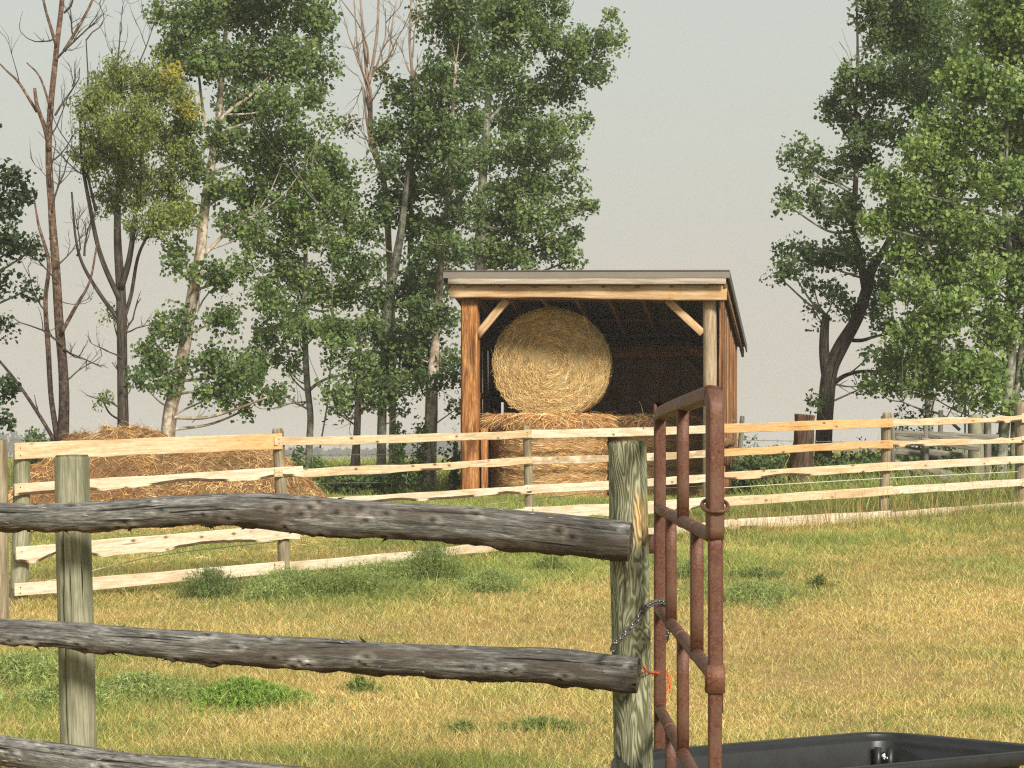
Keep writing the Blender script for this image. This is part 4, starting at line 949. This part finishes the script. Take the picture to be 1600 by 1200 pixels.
tag(mb.build('hay_heap', M_hay, loc=(hp_c[0], hp_c[1], float(gz(hp_c[0], hp_c[1])))), 'long low heap of loose brown hay behind the left end of the board fence', 'hay pile')

# ------------------------------------------------------------------ board fence
fence = thing('board_fence', 'five-rail fence of rough pale live-edge boards on round posts, curving past the shed', 'fence', (FXY[2][0], FXY[2][1], float(gz(*FXY[2]))))
for q, (px, D, rows, top, bot, wd) in enumerate(FP):
    mb = MB(); lean = (-6, 12, 6, 0, -7, 0, 0)[q]
    tp = pw(px + lean * .0, top, D); bt = pw(px + lean, bot + 12, D)
    off = np.array([0, wd / 2 + .02, 0])
    tube(mb, [bt + off, (bt + tp) / 2 + off + np.array([.006, 0, 0]), tp + off, tp + off + np.array([0, 0, .004])], [wd / 2 * 1.06, wd / 2, wd / 2 * .95, wd / 2 * .80], seg=20, n=26, amp=.007, seed=q + 200)
    mb.build('fence_post', M_fpost if q != 0 else M_greypost, fence)
def wavy(seed, a_, f=2.3):
    def fn(s, L):
        v1 = np.abs(vnoise(np.stack([s * f * .8, 0 * s + seed * 3.3, 0 * s], 1), seed)); v2 = fbm(np.stack([s * 9, 0 * s + seed, 0 * s], 1), seed + 3, 3)
        gate_ = np.clip(.55 + 1.6 * vnoise(np.stack([s * .9, 0 * s + seed * 7.1, 0 * s], 1), seed + 9), .1, 1.2)
        return a_ * (v1 * gate_ * 1.35 + .16 * v2)
    return fn
BH = {  # (span, rail): (height m, wave, colour multiplier)
}
ORC = (.92, .68, .43); PAL = (1.02, 1.02, 1.03); MIDC = (.96, .87, .75)
for q in range(6):
    for k_ in range(5):
        A, B_ = FP[q], FP[q + 1]
        p0 = pw(A[0], A[2][k_], A[1]); p1 = pw(B_[0], B_[2][k_], B_[1])
        dv = nrm(p1 - p0); nf = nrm(np.array([dv[1], -dv[0], 0]))  # towards the camera
        tk = .028; ext0 = .05; ext1 = .05
        if (q, k_) == (0, 3): ext1 = .22
        if (q, k_) == (0, 1): ext1 = .28
        if (q, k_) == (0, 4): ext1 = .14
        h = (.135, .105, .11, .12, .115)[k_]; col = PAL; am = .02; lc = (.16, .12, .09)
        if q == 0: h = (.155, .115, .105, .16, .115)[k_]; am = (.006, .04, .03, .085, .010)[k_]; col = (MIDC, PAL, PAL, PAL, PAL)[k_]
        if q == 1: h = (.085, .082, .09, .13, .10)[k_]; col = (MIDC, MIDC, PAL, PAL, PAL)[k_]; am = (.005, .008, .022, .05, .012)[k_]
        if q == 2: h = (.10, .09, .10, .15, .105)[k_]; am = (.004, .006, .012, .05, .012)[k_]
        if q == 3: h = (.12, .105, .11, .115, .135)[k_]; col = (ORC, ORC, MIDC, MIDC, PAL)[k_]; am = (.008, .008, .03, .008, .025)[k_]
        if q == 4: h = (.10, .09, .105, .105, .10)[k_]; col = (MIDC, MIDC, PAL, PAL, PAL)[k_]; am = (.016, .016, .006, .004, .010)[k_]
        fo = .008 * (q % 2)
        if (q, k_) == (0, 3): fo = .034
        mb = MB(); beam(mb, p0 - dv * ext0 + nf * (tk / 2 + fo - .001), p1 + dv * ext1 + nf * (tk / 2 + fo - .001), tk, h, n=70, wob=.006, seed=q * 5 + k_ + 1, low=wavy(q * 5 + k_, am), col=col, lowcol=lc, sag=.012 if q in (1, 2) else 0,
                        top=(lambda s, L: -.03 * np.abs(vnoise(np.stack([s * 2., 0 * s, 0 * s], 1), 5))) if q == 4 and k_ < 2 else None)
        if (q, k_) == (0, 0):   # resin-orange end near the post
            C = mb.C[0]; s_ = mb.G[0][:, 0] - (q * 5 + k_ + 1) * 7.3; L_ = s_.max(); f_ = np.clip((s_ - L_ * .62) / (L_ * .25), 0, 1)[:, None]
            mb.C[0] = C * (1 - f_) + np.array(ORC) * f_
        if (q, k_) == (2, 1): mb.C[0] = mb.C[0] * np.where(vnoise(mb.G[0] * np.array([9, 30, 30]), 4)[:, None] > -.1, np.array([.72, .62, .52]), 1.)
        for e_, dd_ in ((p0, dv * .0), (p1, -dv * .03)):
            for hh in (-.22, .22):
                cpos = e_ + dd_ + nf * (tk + fo + .001) + np.array([0, 0, h * hh]); a8 = np.arange(6) / 6 * 2 * math.pi
                mb.add(np.concatenate([[cpos + nf * .002], cpos + np.outer(np.cos(a8), dv) * .006 + np.outer(np.sin(a8), [0, 0, 1.]) * .006]), None, [[0, 1 + q_, 1 + (q_ + 1) % 6] for q_ in range(6)], None, (.08, .07, .07))
        b_o = mb.build('fence_board', M_board, fence, smooth=False)
        if (q, k_) in ((0, 3),): b_o['label'] = 'wide board with a deeply scalloped bark edge'
        if q == 3 and k_ < 2: b_o['label'] = 'orange-stained board'
        if (q, k_) == (2, 1): b_o['label'] = 'rough board still patched with bark'
# nails and cord
mb = MB(); P = [pw(1120, 763, 22.3), pw(1388, 747, 23.38), pw(1590, 737, 24.8)]
tube(mb, P, .006, seg=5, n=30); mb.build('cord', M_cord, fence)
mb = MB(); tube(mb, [pw(42, 915, 15.6), pw(110, 900, 15.9), pw(250, 868, 16.5), pw(432, 846, 17.2)], .004, seg=4, n=30); mb.build('cord', M_cord, fence)
mb = MB(); tube(mb, [pw(758, 789, 19.5), pw(823, 781, 19.95), pw(955, 768, 21), pw(1118, 758, 22.3)], .004, seg=4, n=30); mb.build('cord', M_cord, fence)

# lone post at the left edge
mb = MB(); tube(mb, [pw(1, 985, 14.4), pw(0, 688, 14.4)], [.065, .06], seg=18, n=20, amp=.005, seed=230)
tag(mb.build('fence_post', M_fpost, loc=pw(1, 985, 14.4)), 'pale post cut by the left edge, in front of the first board fence post', 'post')

# ------------------------------------------------------------------ barbed wire fence behind
wf = thing('wire_fence', 'sagging old barbed wire fence with thin grey posts behind the shed and trees', 'fence', (0, 29.6, float(gz(0, 29.6))))
for px, top, lean, wd in ((1160, 650, -10, .085), (1380, 650, 2, .09), (-60, 680, 3, .09), (712, 690, -4, .08)):
    D = 29.6; mb = MB(); b0 = pw(px + lean, 790, D); t0 = pw(px, top, D)
    tube(mb, [b0, t0], [wd / 2 * 1.05, wd / 2 * .9], seg=12, n=16, amp=.006, seed=px); mb.build('wire_post', M_oldwood, wf)
for rows in ((684, 680, 679, 692), (711, 703, 704, 700), (755, 751, 751, 735)):
    xs_ = (-60, 600, 712, 1380); mb = MB()
    P = [pw(x, y, 29.6) for x, y in zip(xs_, (rows[0] + 4, rows[0] - 1, rows[2], rows[3]))]
    Ps, _ = resample(P, [1] * 4, 160); tube(mb, Ps, .0045, seg=4)
    for q in Ps[::2]:
        for s_ in (-1, 1): tube(mb, [q + np.array([-.012 * s_, 0, -.022]), q + np.array([.012 * s_, 0, .022])], .0028, seg=3)
    mb.build('barbed_wire', M_wire, wf)

# cut stump post
mb = MB(); b0 = pw(1254, 790, 28.2); P = [b0, pw(1252, 760, 28.2), pw(1250, 730, 28.2), pw(1256, 690, 28.2), pw(1257, 660, 28.2), pw(1258, 648, 28.2)]
tube(mb, P, [.23, .21, .19, .16, .155, .165], seg=28, n=40, amp=.03, nsc=9, seed=3); tag(mb.build('tree_stump', M_stump, loc=b0), 'thick dark cut stump with split orange wood, left of the crooked tree', 'stump')

# old corral
cor = thing('old_corral', 'tumbledown grey corral of posts and fallen boards behind the right end of the board fence', 'fence', pw(1470, 770, 28.5))
for px, top, wd, lean, D in ((1415, 672, .08, 3, 28.5), (1446, 655, .09, 2, 28.3), (1470, 641, .085, -2, 29), (1395, 655, .07, 0, 28), (1524, 648, .26, 2, 28.6), (1543, 655, .13, 0, 29), (1508, 595, .035, 0, 29.2)):
    mb = MB(); tube(mb, [pw(px + lean, 785, D), pw(px, top, D)], [wd / 2, wd / 2 * .92], seg=14, n=16, amp=.007, seed=px); mb.build('corral_post', M_greypost if wd > .2 else M_oldwood, cor)
for a0, a1, hgt, D in (((1398, 677), (1560, 684), .10, 28.2), ((1400, 686), (1475, 690), .09, 28.1), ((1398, 705), (1470, 712), .09, 28.2), ((1440, 688), (1530, 700), .10, 28.0), ((1468, 742), (1500, 758), .13, 27.6), ((1440, 728), (1506, 748), .12, 27.7), ((1398, 722), (1442, 738), .10, 27.8),
                       ((1490, 775), (1500, 785), .1, 27.4), ((1400, 700), (1440, 703), .08, 28.2), ((1475, 765), (1560, 780), .09, 27.3), ((1450, 706), (1560, 718), .09, 28.9)):
    mb = MB(); beam(mb, pw(*a0, D), pw(*a1, D + .3), .03, hgt, n=12, wob=.01, seed=int(a0[0])); mb.build('corral_rail', M_oldwood, cor)

# ------------------------------------------------------------------ foreground log fence
lf = thing('log_fence', 'foreground fence of thick weathered grey logs on round treated posts', 'fence', np.array([-1.0, 7.0, 0.]))
DP = 7.0
def postmesh(x0, y0, x1, y1, D, w0, seed, mat, cracks=()):
    mb = MB(); b0 = pw(x1, y1, D); t0 = pw(x0, y0, D); R0 = w0 / 2 / F * D
    d = nrm(t0 - b0); P = [b0 - d * .25, b0, (b0 + t0) / 2, t0 - d * .012, t0]
    nst = 150; Ps, Rs = resample(P, [R0 * 1.03, R0 * 1.02, R0, R0 * .97, R0 * .90], nst); seg = 72
    T, N, B = frames(Ps); s = np.concatenate([[0], np.cumsum(np.linalg.norm(np.diff(Ps, axis=0), axis=1))]); V = []; G = []
    C = []
    for i_ in range(nst):
        ph = np.arange(seg) / seg * 2 * math.pi
        g_ = np.stack([np.full(seg, s[i_]), Rs[i_] * np.cos(ph), Rs[i_] * np.sin(ph)], 1)
        rr = Rs[i_] + .0035 * fbm(g_ * np.array([2, 18, 18]) + seed, seed, 3) + .0018 * vnoise(g_ * np.array([4, 140, 140]), seed + 2)
        cc = np.ones((seg, 3))
        vv = Ps[i_] + N[i_] * (rr * np.cos(ph))[:, None] + B[i_] * (rr * np.sin(ph))[:, None]
        for (cx, sl, zlo, zhi, dp) in cracks:
            # vertical split: world-x position on the front side
            q = (vv[:, 0] - Ps[i_][0]) / R0; zz = vv[0, 2]
            if zlo < zz < zhi:
                wob = cx + sl * (zz - zlo) + .05 * vnoise([[zz * 5, seed, 0]], 3)[0]
                m_ = np.exp(-((q - wob) / .045) ** 2) * (vv[:, 1] < Ps[i_][1])
                inward = Ps[i_] - vv; vv = vv + inward * (m_ * dp)[:, None]; cc = cc * (1 - .85 * m_[:, None])
        V.append(vv); G.append(g_); C.append(cc)
    V = np.concatenate(V); G = np.concatenate(G); C = np.concatenate(C)
    i_ = np.arange(nst - 1)[:, None]; j_ = np.arange(seg)[None]; j2 = (j_ + 1) % seg
    F4 = np.stack(np.broadcast_arrays(i_ * seg + j_, (i_ + 1) * seg + j_, (i_ + 1) * seg + j2, i_ * seg + j2), -1).reshape(-1, 4)
    V = np.concatenate([V, [Ps[-1] + np.array([0, 0, .002])]]); G = np.concatenate([G, [[s[-1], 0, 0]]]); C = np.concatenate([C, [[1, 1, 1]]])
    jj = np.arange(seg); b = (nst - 1) * seg; F3 = np.stack([np.full(seg, nst * seg), b + (jj + 1) % seg, b + jj], 1)[:, ::-1]
    mb.add(V, F4[:, ::-1], F3[:, ::-1], G, C); return mb
mb = postmesh(112, 711, 127, 1330, DP + .2, 55, 5, M_greypost, [(-.48, .02, .0, 1.35, .25)]); mb.build('post', M_greypost, lf)
mb = postmesh(980, 689, 994, 1370, 6.9, 61, 8, M_greenpost, [(.70, -.05, .9, 1.8, .2), (-.35, 0, 1.0, 1.22, .1)])
# scraped orange patch by the latch
C = mb.C[0]; V = mb.V[0]; f_ = np.exp(-(((V[:, 0] - pw(1000, 0, 6.9)[0]) / .028) ** 4 + ((V[:, 2] - pw(0, 812, 6.9)[2]) / .095) ** 4))[:, None] * np.clip(.75 + .9 * fbm(V * np.array([60, 60, 16]), 6, 2), 0, 1)[:, None]
mb.C[0] = C * (1 - f_) + C * np.array([2.1, 1.35, .9]) * f_
mb.build('post', M_greenpost, lf)

def logmesh(rows, D0, D1, seed, amp=.008):
    """rows: (px, top, bottom)"""
    P = []; R = []; n_ = len(rows)
    for q, (x, t0, b0) in enumerate(rows):
        D = D0 + (D1 - D0) * q / (n_ - 1); P.append(pw(x, (t0 + b0) / 2, D)); R.append((b0 - t0) / 2 / F * D)
    nst = 420; seg = 64; Ps, Rs = resample(P, R, nst); T, N, B = frames(Ps)
    s = np.concatenate([[0], np.cumsum(np.linalg.norm(np.diff(Ps, axis=0), axis=1))]); ph = np.arange(seg) / seg * 2 * math.pi
    cs, sn = np.cos(ph), np.sin(ph)
    G = np.stack([np.repeat(s, seg), (Rs[:, None] * cs).ravel(), (Rs[:, None] * sn).ravel()], 1)
    dsp = amp * fbm(G * np.array([3, 14, 14]) + seed * 5, seed, 3) + .0022 * vnoise(G * np.array([8, 150, 150]), seed + 3)
    under = np.clip(-np.tile(cs, nst) * 1.6 - .75, 0, 1)
    dsp = dsp + under * .02 * np.clip(fbm(G * np.array([14, 20, 20]), seed + 8, 3), -.2, 1)     # ragged bark left underneath
    # lengthwise checks
    ck = np.ones(len(G))
    for (pc, s0, s1, dph) in ((.55 + seed * .1, .0, .42, .25), (.9, .55, .98, .12), (1.35, .2, .5, -.1), (1.7, .55, .8, .1)):
        u_ = np.repeat(s, seg) / s[-1]; ang = np.tile(ph, nst) - pc - dph * (u_ - s0) - .04 * vnoise(G * np.array([6, 0, 0]), seed + 4)
        m_ = np.exp(-(ang / .028) ** 2) * (u_ > s0) * (u_ < s1); dsp = dsp - .009 * m_; ck = ck * (1 - .8 * m_)
    # knots
    r_ = np.random.default_rng(seed + 50)
    for _ in range(30):
        ks = r_.uniform(0, s[-1]); kp = r_.uniform(.3, 2.6); d2 = ((np.repeat(s, seg) - ks) / .026) ** 2 + ((np.tile(ph, nst) - kp) * .07 / .018) ** 2
        dsp = dsp + .007 * np.exp(-d2) - .012 * np.exp(-d2 * 9); ck = ck * (1 - .75 * np.exp(-d2 * 6)) * (1 + .5 * np.exp(-(d2 - 1.6) ** 2))
    rr = np.repeat(Rs, seg) + dsp
    V = (Ps[:, None] + 0 * N[:, None] + N[:, None] * (rr.reshape(nst, seg) * cs)[..., None] + B[:, None] * (rr.reshape(nst, seg) * sn)[..., None]).reshape(-1, 3)
    brown = under[:, None] * np.clip(1 + fbm(G * np.array([8, 12, 12]), 3, 2), 0, 1)[:, None]
    C = np.ones((len(V), 3)) * (1 - brown) + np.array([.75, .40, .25]) * brown; C = C * ck[:, None]
    i_ = np.arange(nst - 1)[:, None]; j_ = np.arange(seg)[None]; j2 = (j_ + 1) % seg
    F4 = np.stack(np.broadcast_arrays(i_ * seg + j_, (i_ + 1) * seg + j_, (i_ + 1) * seg + j2, i_ * seg + j2), -1).reshape(-1, 4)
    # sawn end: rings of vertices
    mb = MB(); mb.add(V, F4, None, G, C)
    for e_i, sg in ((0, -1), (nst - 1, 1)):
        ringv = V[e_i * seg:(e_i + 1) * seg]; ctr = ringv.mean(0); VV = []; GG = []
        for q in (1., .9, .75, .55, .35, .15):
            pr = ctr + (ringv - ctr) * q; jag = (.014 * fbm(pr * 30, seed + 9, 3) + .004) * (1 - q ** 6)
            VV.append(pr + T[e_i] * sg * jag[:, None]); GG.append(np.stack([np.full(seg, q * .4), (pr - ctr) @ N[e_i], (pr - ctr) @ B[e_i]], 1))
        VV.append(ctr[None]); GG.append(np.zeros((1, 3))); i2 = np.arange(5)[:, None]
        Fe = np.stack(np.broadcast_arrays(i2 * seg + j_, i2 * seg + j2, (i2 + 1) * seg + j2, (i2 + 1) * seg + j_), -1).reshape(-1, 4)
        jj = np.arange(seg); F3 = np.stack([5 * seg + jj, 5 * seg + (jj + 1) % seg, np.full(seg, 6 * seg)], 1)
        if sg < 0: Fe = Fe[:, ::-1]; F3 = F3[:, ::-1]
        Ce = np.array([.95, .80, .62]) * (1 + .4 * np.sin(np.repeat([1., .9, .75, .55, .35, .15], seg) * 40))[:, None]; Ce = np.concatenate([Ce, [[.4, .3, .2]]])
        mb.add(np.concatenate(VV), Fe, F3, np.concatenate(GG) * np.array([1, 2.2, 2.2]), np.clip(Ce, .3, 1.4))
    for _ in range(16):   # pale resin flecks
        kk = r_.integers(10, nst - 10); aa = r_.uniform(.25, 2.2); d_ = N[kk] * math.cos(aa) + B[kk] * math.sin(aa)
        q0 = Ps[kk] + d_ * (Rs[kk] + .003); m_ = T[kk] * r_.uniform(.005, .014) + np.cross(T[kk], d_) * r_.normal(0, .003)
        tube(mb, [q0 - m_, q0, q0 + m_], [.0008, r_.uniform(.0014, .0026), .0008], seg=6, col=(3.4, 3.3, 3.1))
    # splinters and bark shreds hanging below, scraps on top
    n = 90; idx = r_.integers(5, nst - 5, n); a_ = math.pi + r_.normal(0, .45, n); top = r_.random(n) > .9; a_[top] -= math.pi
    Pn = Ps[idx] + N[idx] * (Rs[idx] * np.cos(a_) * .97)[:, None] + B[idx] * (Rs[idx] * np.sin(a_) * .97)[:, None]
    out_ = N[idx] * np.cos(a_)[:, None] + B[idx] * np.sin(a_)[:, None]
    Dn = unit(T[idx] * r_.choice([-1, 1], n)[:, None] + out_ * r_.uniform(.05, .5, n)[:, None] + r_.normal(0, .1, (n, 3)))
    strips(mb, Pn, Dn, out_, r_.uniform(.008, .03, n), r_.uniform(.004, .014, n), r_.uniform(0, .6, n), np.tile([.45, .28, .2], (n, 1)) * r_.uniform(.6, 1.3, (n, 1)), 2, .2)
    return mb
L1 = [(-60, 789, 832), (0, 786, 829), (90, 786, 830), (160, 783, 830), (240, 778, 826), (330, 771, 822), (420, 771, 829), (500, 777, 839), (600, 783, 842), (700, 788, 847), (800, 795, 858), (880, 803, 866), (940, 810, 873), (985, 815, 877)]
L2 = [(-60, 962, 1003), (0, 967, 1007), (90, 972, 1013), (180, 977, 1022), (300, 987, 1034), (420, 995, 1043), (520, 998, 1048), (640, 1005, 1056), (760, 1009, 1063), (850, 1013, 1069), (940, 1021, 1079), (997, 1026, 1083)]
L3 = [(-60, 1143, 1186), (0, 1150, 1194), (100, 1163, 1212), (220, 1177, 1226), (350, 1188, 1238), (430, 1195, 1246), (600, 1210, 1264), (800, 1225, 1282), (998, 1238, 1298)]
for rows, sd_, d1 in ((L1, 2, 6.74), (L2, 3, 6.74), (L3, 4, 6.74)):
    mb = logmesh(rows, 6.98, d1, sd_); mb.build('log_rail', M_log, lf)

# ------------------------------------------------------------------ rusty gate
g0 = pw(1031, HY, 7.15); g1 = pw(1117, HY, 5.15); gl = g1 - g0
gate = thing('steel_gate', 'tall rusty brown steel pipe gate seen nearly end-on, standing open beside the green post', 'gate', (g0[0], g0[1], .1))
def GPt(t, z, o=0.): return np.array([g0[0] + gl[0] * t + o, g0[1] + gl[1] * t, CZ + z])
RT = .0235
cr = [GPt(0, -1.45), GPt(0, .10), GPt(.004, .145), GPt(.03, .162), GPt(.2, .172), GPt(.9, .18), GPt(.97, .177), GPt(.995, .15), GPt(1, .10), GPt(1, -.24)]
mb = MB(); Pp, Rr = resample(cr, [RT] * len(cr), 150); tube(mb, Pp, Rr, prof=SQR); mb.build('frame_tube', M_rust, gate)
mb = MB(); tube(mb, [GPt(1, -.22), GPt(1, -1.45)], [.0195, .0195], n=30, prof=SQR); mb.build('end_tube', M_rust, gate)
mb = MB(); tube(mb, [GPt(1, -.24, .018), GPt(1, -.74, .018)], [.006, .006], n=10, seg=8); mb.build('latch_rod', M_rust, gate)
rails = (-.215, -.615, -1.01, -1.38)
for z in rails:
    mb = MB(); tube(mb, [GPt(0, z), GPt(.995, z - .02)], [.0215, .0215], seg=20, n=20); mb.build('gate_rail', M_rust, gate)
lv = [.165] + list(rails)
for k_ in range(4):
    for t in ((.5,) if k_ % 2 == 0 else (.26, .74)):
        mb = MB(); zt = lv[k_] - (.02 * t if k_ else 0); zb = lv[k_ + 1] - .02 * t
        beam(mb, GPt(t, zb), GPt(t, zt), .040, .040, up=nrm(gl), n=4, wob=.0005); mb.build('upright', M_rust, gate)
# latch box, sleeve, ring
mb = MB(); beam(mb, GPt(1, -.60), GPt(1, -.68), .054, .054, up=nrm(gl), n=3, wob=0.0005, col=(1.25, 1.2, 1.15)); mb.build('latch_sleeve', M_rust, gate)
mb = MB(); zc_ = (HY - 790) / F * 5.15; th = np.arange(36) / 36 * 2 * math.pi
ring = np.array([GPt(1, zc_) + np.array([.037 * np.sign(math.cos(a_)) * abs(math.cos(a_)) ** .7, .034 * math.sin(a_), .0165 * math.sin(a_)]) for a_ in th]); ring[:, 1] += 0
tube(mb, ring, .0055, seg=10, closed=True); mb.build('latch_ring', M_rust, gate)
mb = MB(); pc = pw(1014, 850, 7.05); beam(mb, pc - np.array([.016, .0, 0]), pc + np.array([.022, 0, 0]), .03, .075, n=3, wob=0, col=(.6, .55, .5)); mb.build('hinge_plate', M_rust, gate)
# weld beads
for z in rails:
    for t in (0.02, .26, .5, .74):
        mbw = MB(); q = GPt(t, z - .02 * t); a_ = np.arange(14) / 14 * 2 * math.pi
        tube(mbw, q + np.stack([.022 * np.cos(a_), 0 * a_ + .02, .022 * np.sin(a_)], 1), .0022, seg=5, closed=True, col=(2.2, 2.1, 2.)); mbw.build('weld_bead', M_rust, gate)

# chain from log to gate
def chain(pts, label, n):
    P, _ = resample(pts, [1] * len(pts), 400); s = np.concatenate([[0], np.cumsum(np.linalg.norm(np.diff(P, axis=0), axis=1))]); pitch = .0245
    n = int(s[-1] / pitch); root = thing('gate_chain', label, 'chain', P[0])
    T, N, B = frames(P)
    for k_ in range(n):
        i_ = min(int(np.searchsorted(s, (k_ + .5) * pitch)), 399); t = T[i_]; u = N[i_] if k_ % 2 else B[i_]; c = P[i_]
        a_ = np.arange(20) / 20 * 2 * math.pi
        u = nrm(u + (.35 if k_ % 2 else -.2) * (B[i_] if k_ % 2 else N[i_]))
        q = np.array([c + t * (.0095 * np.sign(math.cos(x)) + .0085 * math.cos(x)) + u * .0095 * math.sin(x) for x in a_])
        mb = MB(); tube(mb, q, .0036, seg=8, closed=True); mb.build('link', M_chain, root)
chain([pw(958, 1016, 6.62), pw(962, 1004, 6.62), pw(975, 992, 6.70), pw(998, 967, 6.78), pw(1008, 950, 6.82), pw(1020, 942, 6.95), pw(1034, 941, 7.06), pw(1042, 948, 7.12), pw(1044, 975, 7.2), pw(1040, 1000, 7.25), pw(1028, 1008, 7.28)],
      'short steel chain tying the gate to the green post above the middle log', 12)
# orange twine
mb = MB(); r = np.random.default_rng(8)
for a_ in range(5):
    o = r.normal(0, .006, 3)
    tube(mb, [pw(1002, 1040, 6.76) + o, pw(1012, 1050, 6.82) + o, pw(1024, 1052, 7.08) + o, pw(1040, 1040 + a_ * 5, 7.2) + o, pw(1046, 1070 + a_ * 3, 7.2) - o, pw(1034, 1088, 7.2) + o], .0018, seg=4, n=20)
for a_ in range(5):
    p = pw(1040, 1055, 7.2) + r.normal(0, .015, 3); tube(mb, [p, p + r.normal(0, .03, 3), p + r.normal(0, .03, 3) - np.array([0, 0, .05])], .0012, seg=3, n=8)
tube(mb, [pw(1040, 1085, 7.2), pw(1044, 1110, 7.2), pw(1052, 1140, 7.2)], .0012, seg=3, n=8)
tag(mb.build('baling_twine', M_twine), 'frayed orange baling twine knotted round the gate upright at the middle log end', 'twine')

# ------------------------------------------------------------------ black tub
RZ = -1.15
def rimp(px, py): D = -RZ * F / (py - HY); return np.array([(px - HX) / F * D, D])
c1 = rimp(1374, 1141); c0 = rimp(956, 1176); c2 = rimp(1650, 1176)
u_ = (c0 - c1); Lu = np.linalg.norm(u_); u_ /= Lu; v_ = np.array([-u_[1], u_[0]]);
if np.dot(v_, c2 - c1) < 0: v_ = -v_
Lv = .70; cc = c1 + u_ * Lu / 2 + v_ * Lv / 2
def rr_rect(a_, b_, rad, n=10):
    pts = []
    for (sx, sy, a0) in ((1, 1, 0), (-1, 1, 90), (-1, -1, 180), (1, -1, 270)):
        for q in np.linspace(0, 90, n):
            an = math.radians(a0 + q); pts.append((sx * (a_ - rad) + rad * math.cos(an), sy * (b_ - rad) + rad * math.sin(an)))
    return np.array(pts)
tub = thing('plastic_tub', 'large black plastic stock tub with a moulded rim, on the grass behind the gate', 'tub', (cc[0], cc[1], 0.02))
lay = [(-.10, .012, .10), (-.07, .012, .06), (-.05, .30, .05), (-.035, .435, .04), (-.005, .447, .04), (.035, .450, .05), (.045, .445, .05), (.046, .415, .05), (.036, .412, .05), (.034, .437, .05), (.0, .437, .045), (-.012, .42, .04), (-.02, .385, .04), (-.028, .38, .04), (-.04, .28, .05), (-.06, .06, .07), (-.10, .035, .09), (-.25, .035, .1)]
# order: outer wall bottom->rim->inner wall->floor (rim lip turned down outside)
lay = [(-.25, .0, .1), (-.09, .0, .09), (-.065, .02, .08), (-.045, .25, .07), (-.03, .40, .06), (.030, .405, .07), (.034, .40, .07), (.04, .40, .07), (.043, .41, .07), (.043, .44, .07), (.036, .45, .07), (.008, .45, .065), (.0, .444, .06), (-.004, .43, .06), (-.022, .425, .06), (-.028, .415, .06), (-.05, .25, .07), (-.072, .05, .08), (-.10, .03, .09), (-.25, .03, .1)]
Vt = []
for (o, z, rad) in lay:
    pts = rr_rect(Lu / 2 + o - .04, Lv / 2 + o - .04, max(rad + o + .03, .03)); fl = 1 + 1.15 * (pts[:, 1:] + Lv / 2) / Lu * 1.0
    w3 = cc + pts[:, :1] * fl * u_ + pts[:, 1:] * v_
    Vt.append(np.concatenate([w3, np.full((len(w3), 1), z + 0.0)], 1))
k_ = len(Vt[0]); V = np.concatenate(Vt); m = len(lay)
i = np.arange(m - 1)[:, None]; j = np.arange(k_)[None]; j2 = (j + 1) % k_
F4 = np.stack(np.broadcast_arrays(i * k_ + j, i * k_ + j2, (i + 1) * k_ + j2, (i + 1) * k_ + j), -1).reshape(-1, 4)
V = np.concatenate([V, [[cc[0], cc[1], .03]]]); jj = np.arange(k_); F3 = np.stack([(m - 1) * k_ + jj, (m - 1) * k_ + (jj + 1) % k_, np.full(k_, m * k_)], 1)
MB().add(V, F4, F3).build('tub_shell', M_plastic, tub)
for (a_, b_) in ((-.5, -.385), (-.47, -.45)):
    b0 = cc + u_ * a_ * (Lu - .16) + v_ * b_ * (Lv - .18)
    mb = MB(); tube(mb, [[*b0, .05], [*(b0 + (b0 - cc) * .05), .40]], [.012, .016], seg=8, n=6)
    mb.build('rib', M_plastic, tub)
r = np.random.default_rng(2); q = rimp(1376, 1158); mb = MB()
for k_ in range(5):
    p = np.array([q[0] + r.normal(0, .008), q[1] - .06 + r.normal(0, .003), .395 + r.normal(0, .012)]); rad = r.uniform(.004, .010)
    tube(mb, [p + np.array([0, 0, -rad]), p, p + np.array([0, 0, rad])], [rad * .3, rad, rad * .3], seg=8, n=6)
mb.build('droppings', M_white, tub)

# ------------------------------------------------------------------ smoke haze (box round everything; sky outside it)
bm_ = MB(); x0, x1, y0, y1, z0, z1 = -1250, 1250, -40, 1230, -1.5, 16.
Vb = np.array([[x, y, z] for z in (z0, z1) for y in (y0, y1) for x in (x0, x1)])
bm_.add(Vb, [[0, 2, 3, 1], [4, 5, 7, 6], [0, 1, 5, 4], [2, 6, 7, 3], [0, 4, 6, 2], [1, 3, 7, 5]])
mh = bpy.data.materials.new('smoke_haze'); mh.use_nodes = True; th_ = mh.node_tree; th_.nodes.clear()
oh = th_.nodes.new('ShaderNodeOutputMaterial'); pv = th_.nodes.new('ShaderNodeVolumePrincipled')
pv.inputs['Color'].default_value = (1., .98, .93, 1); pv.inputs['Density'].default_value = .0011; pv.inputs['Anisotropy'].default_value = 0.
th_.links.new(pv.outputs[0], oh.inputs['Volume'])
hz = bm_.build('haze', mh, loc=(0, 0, 0), smooth=False); tag(hz, 'thin grey wildfire smoke hanging in the air', 'haze', kind='stuff')
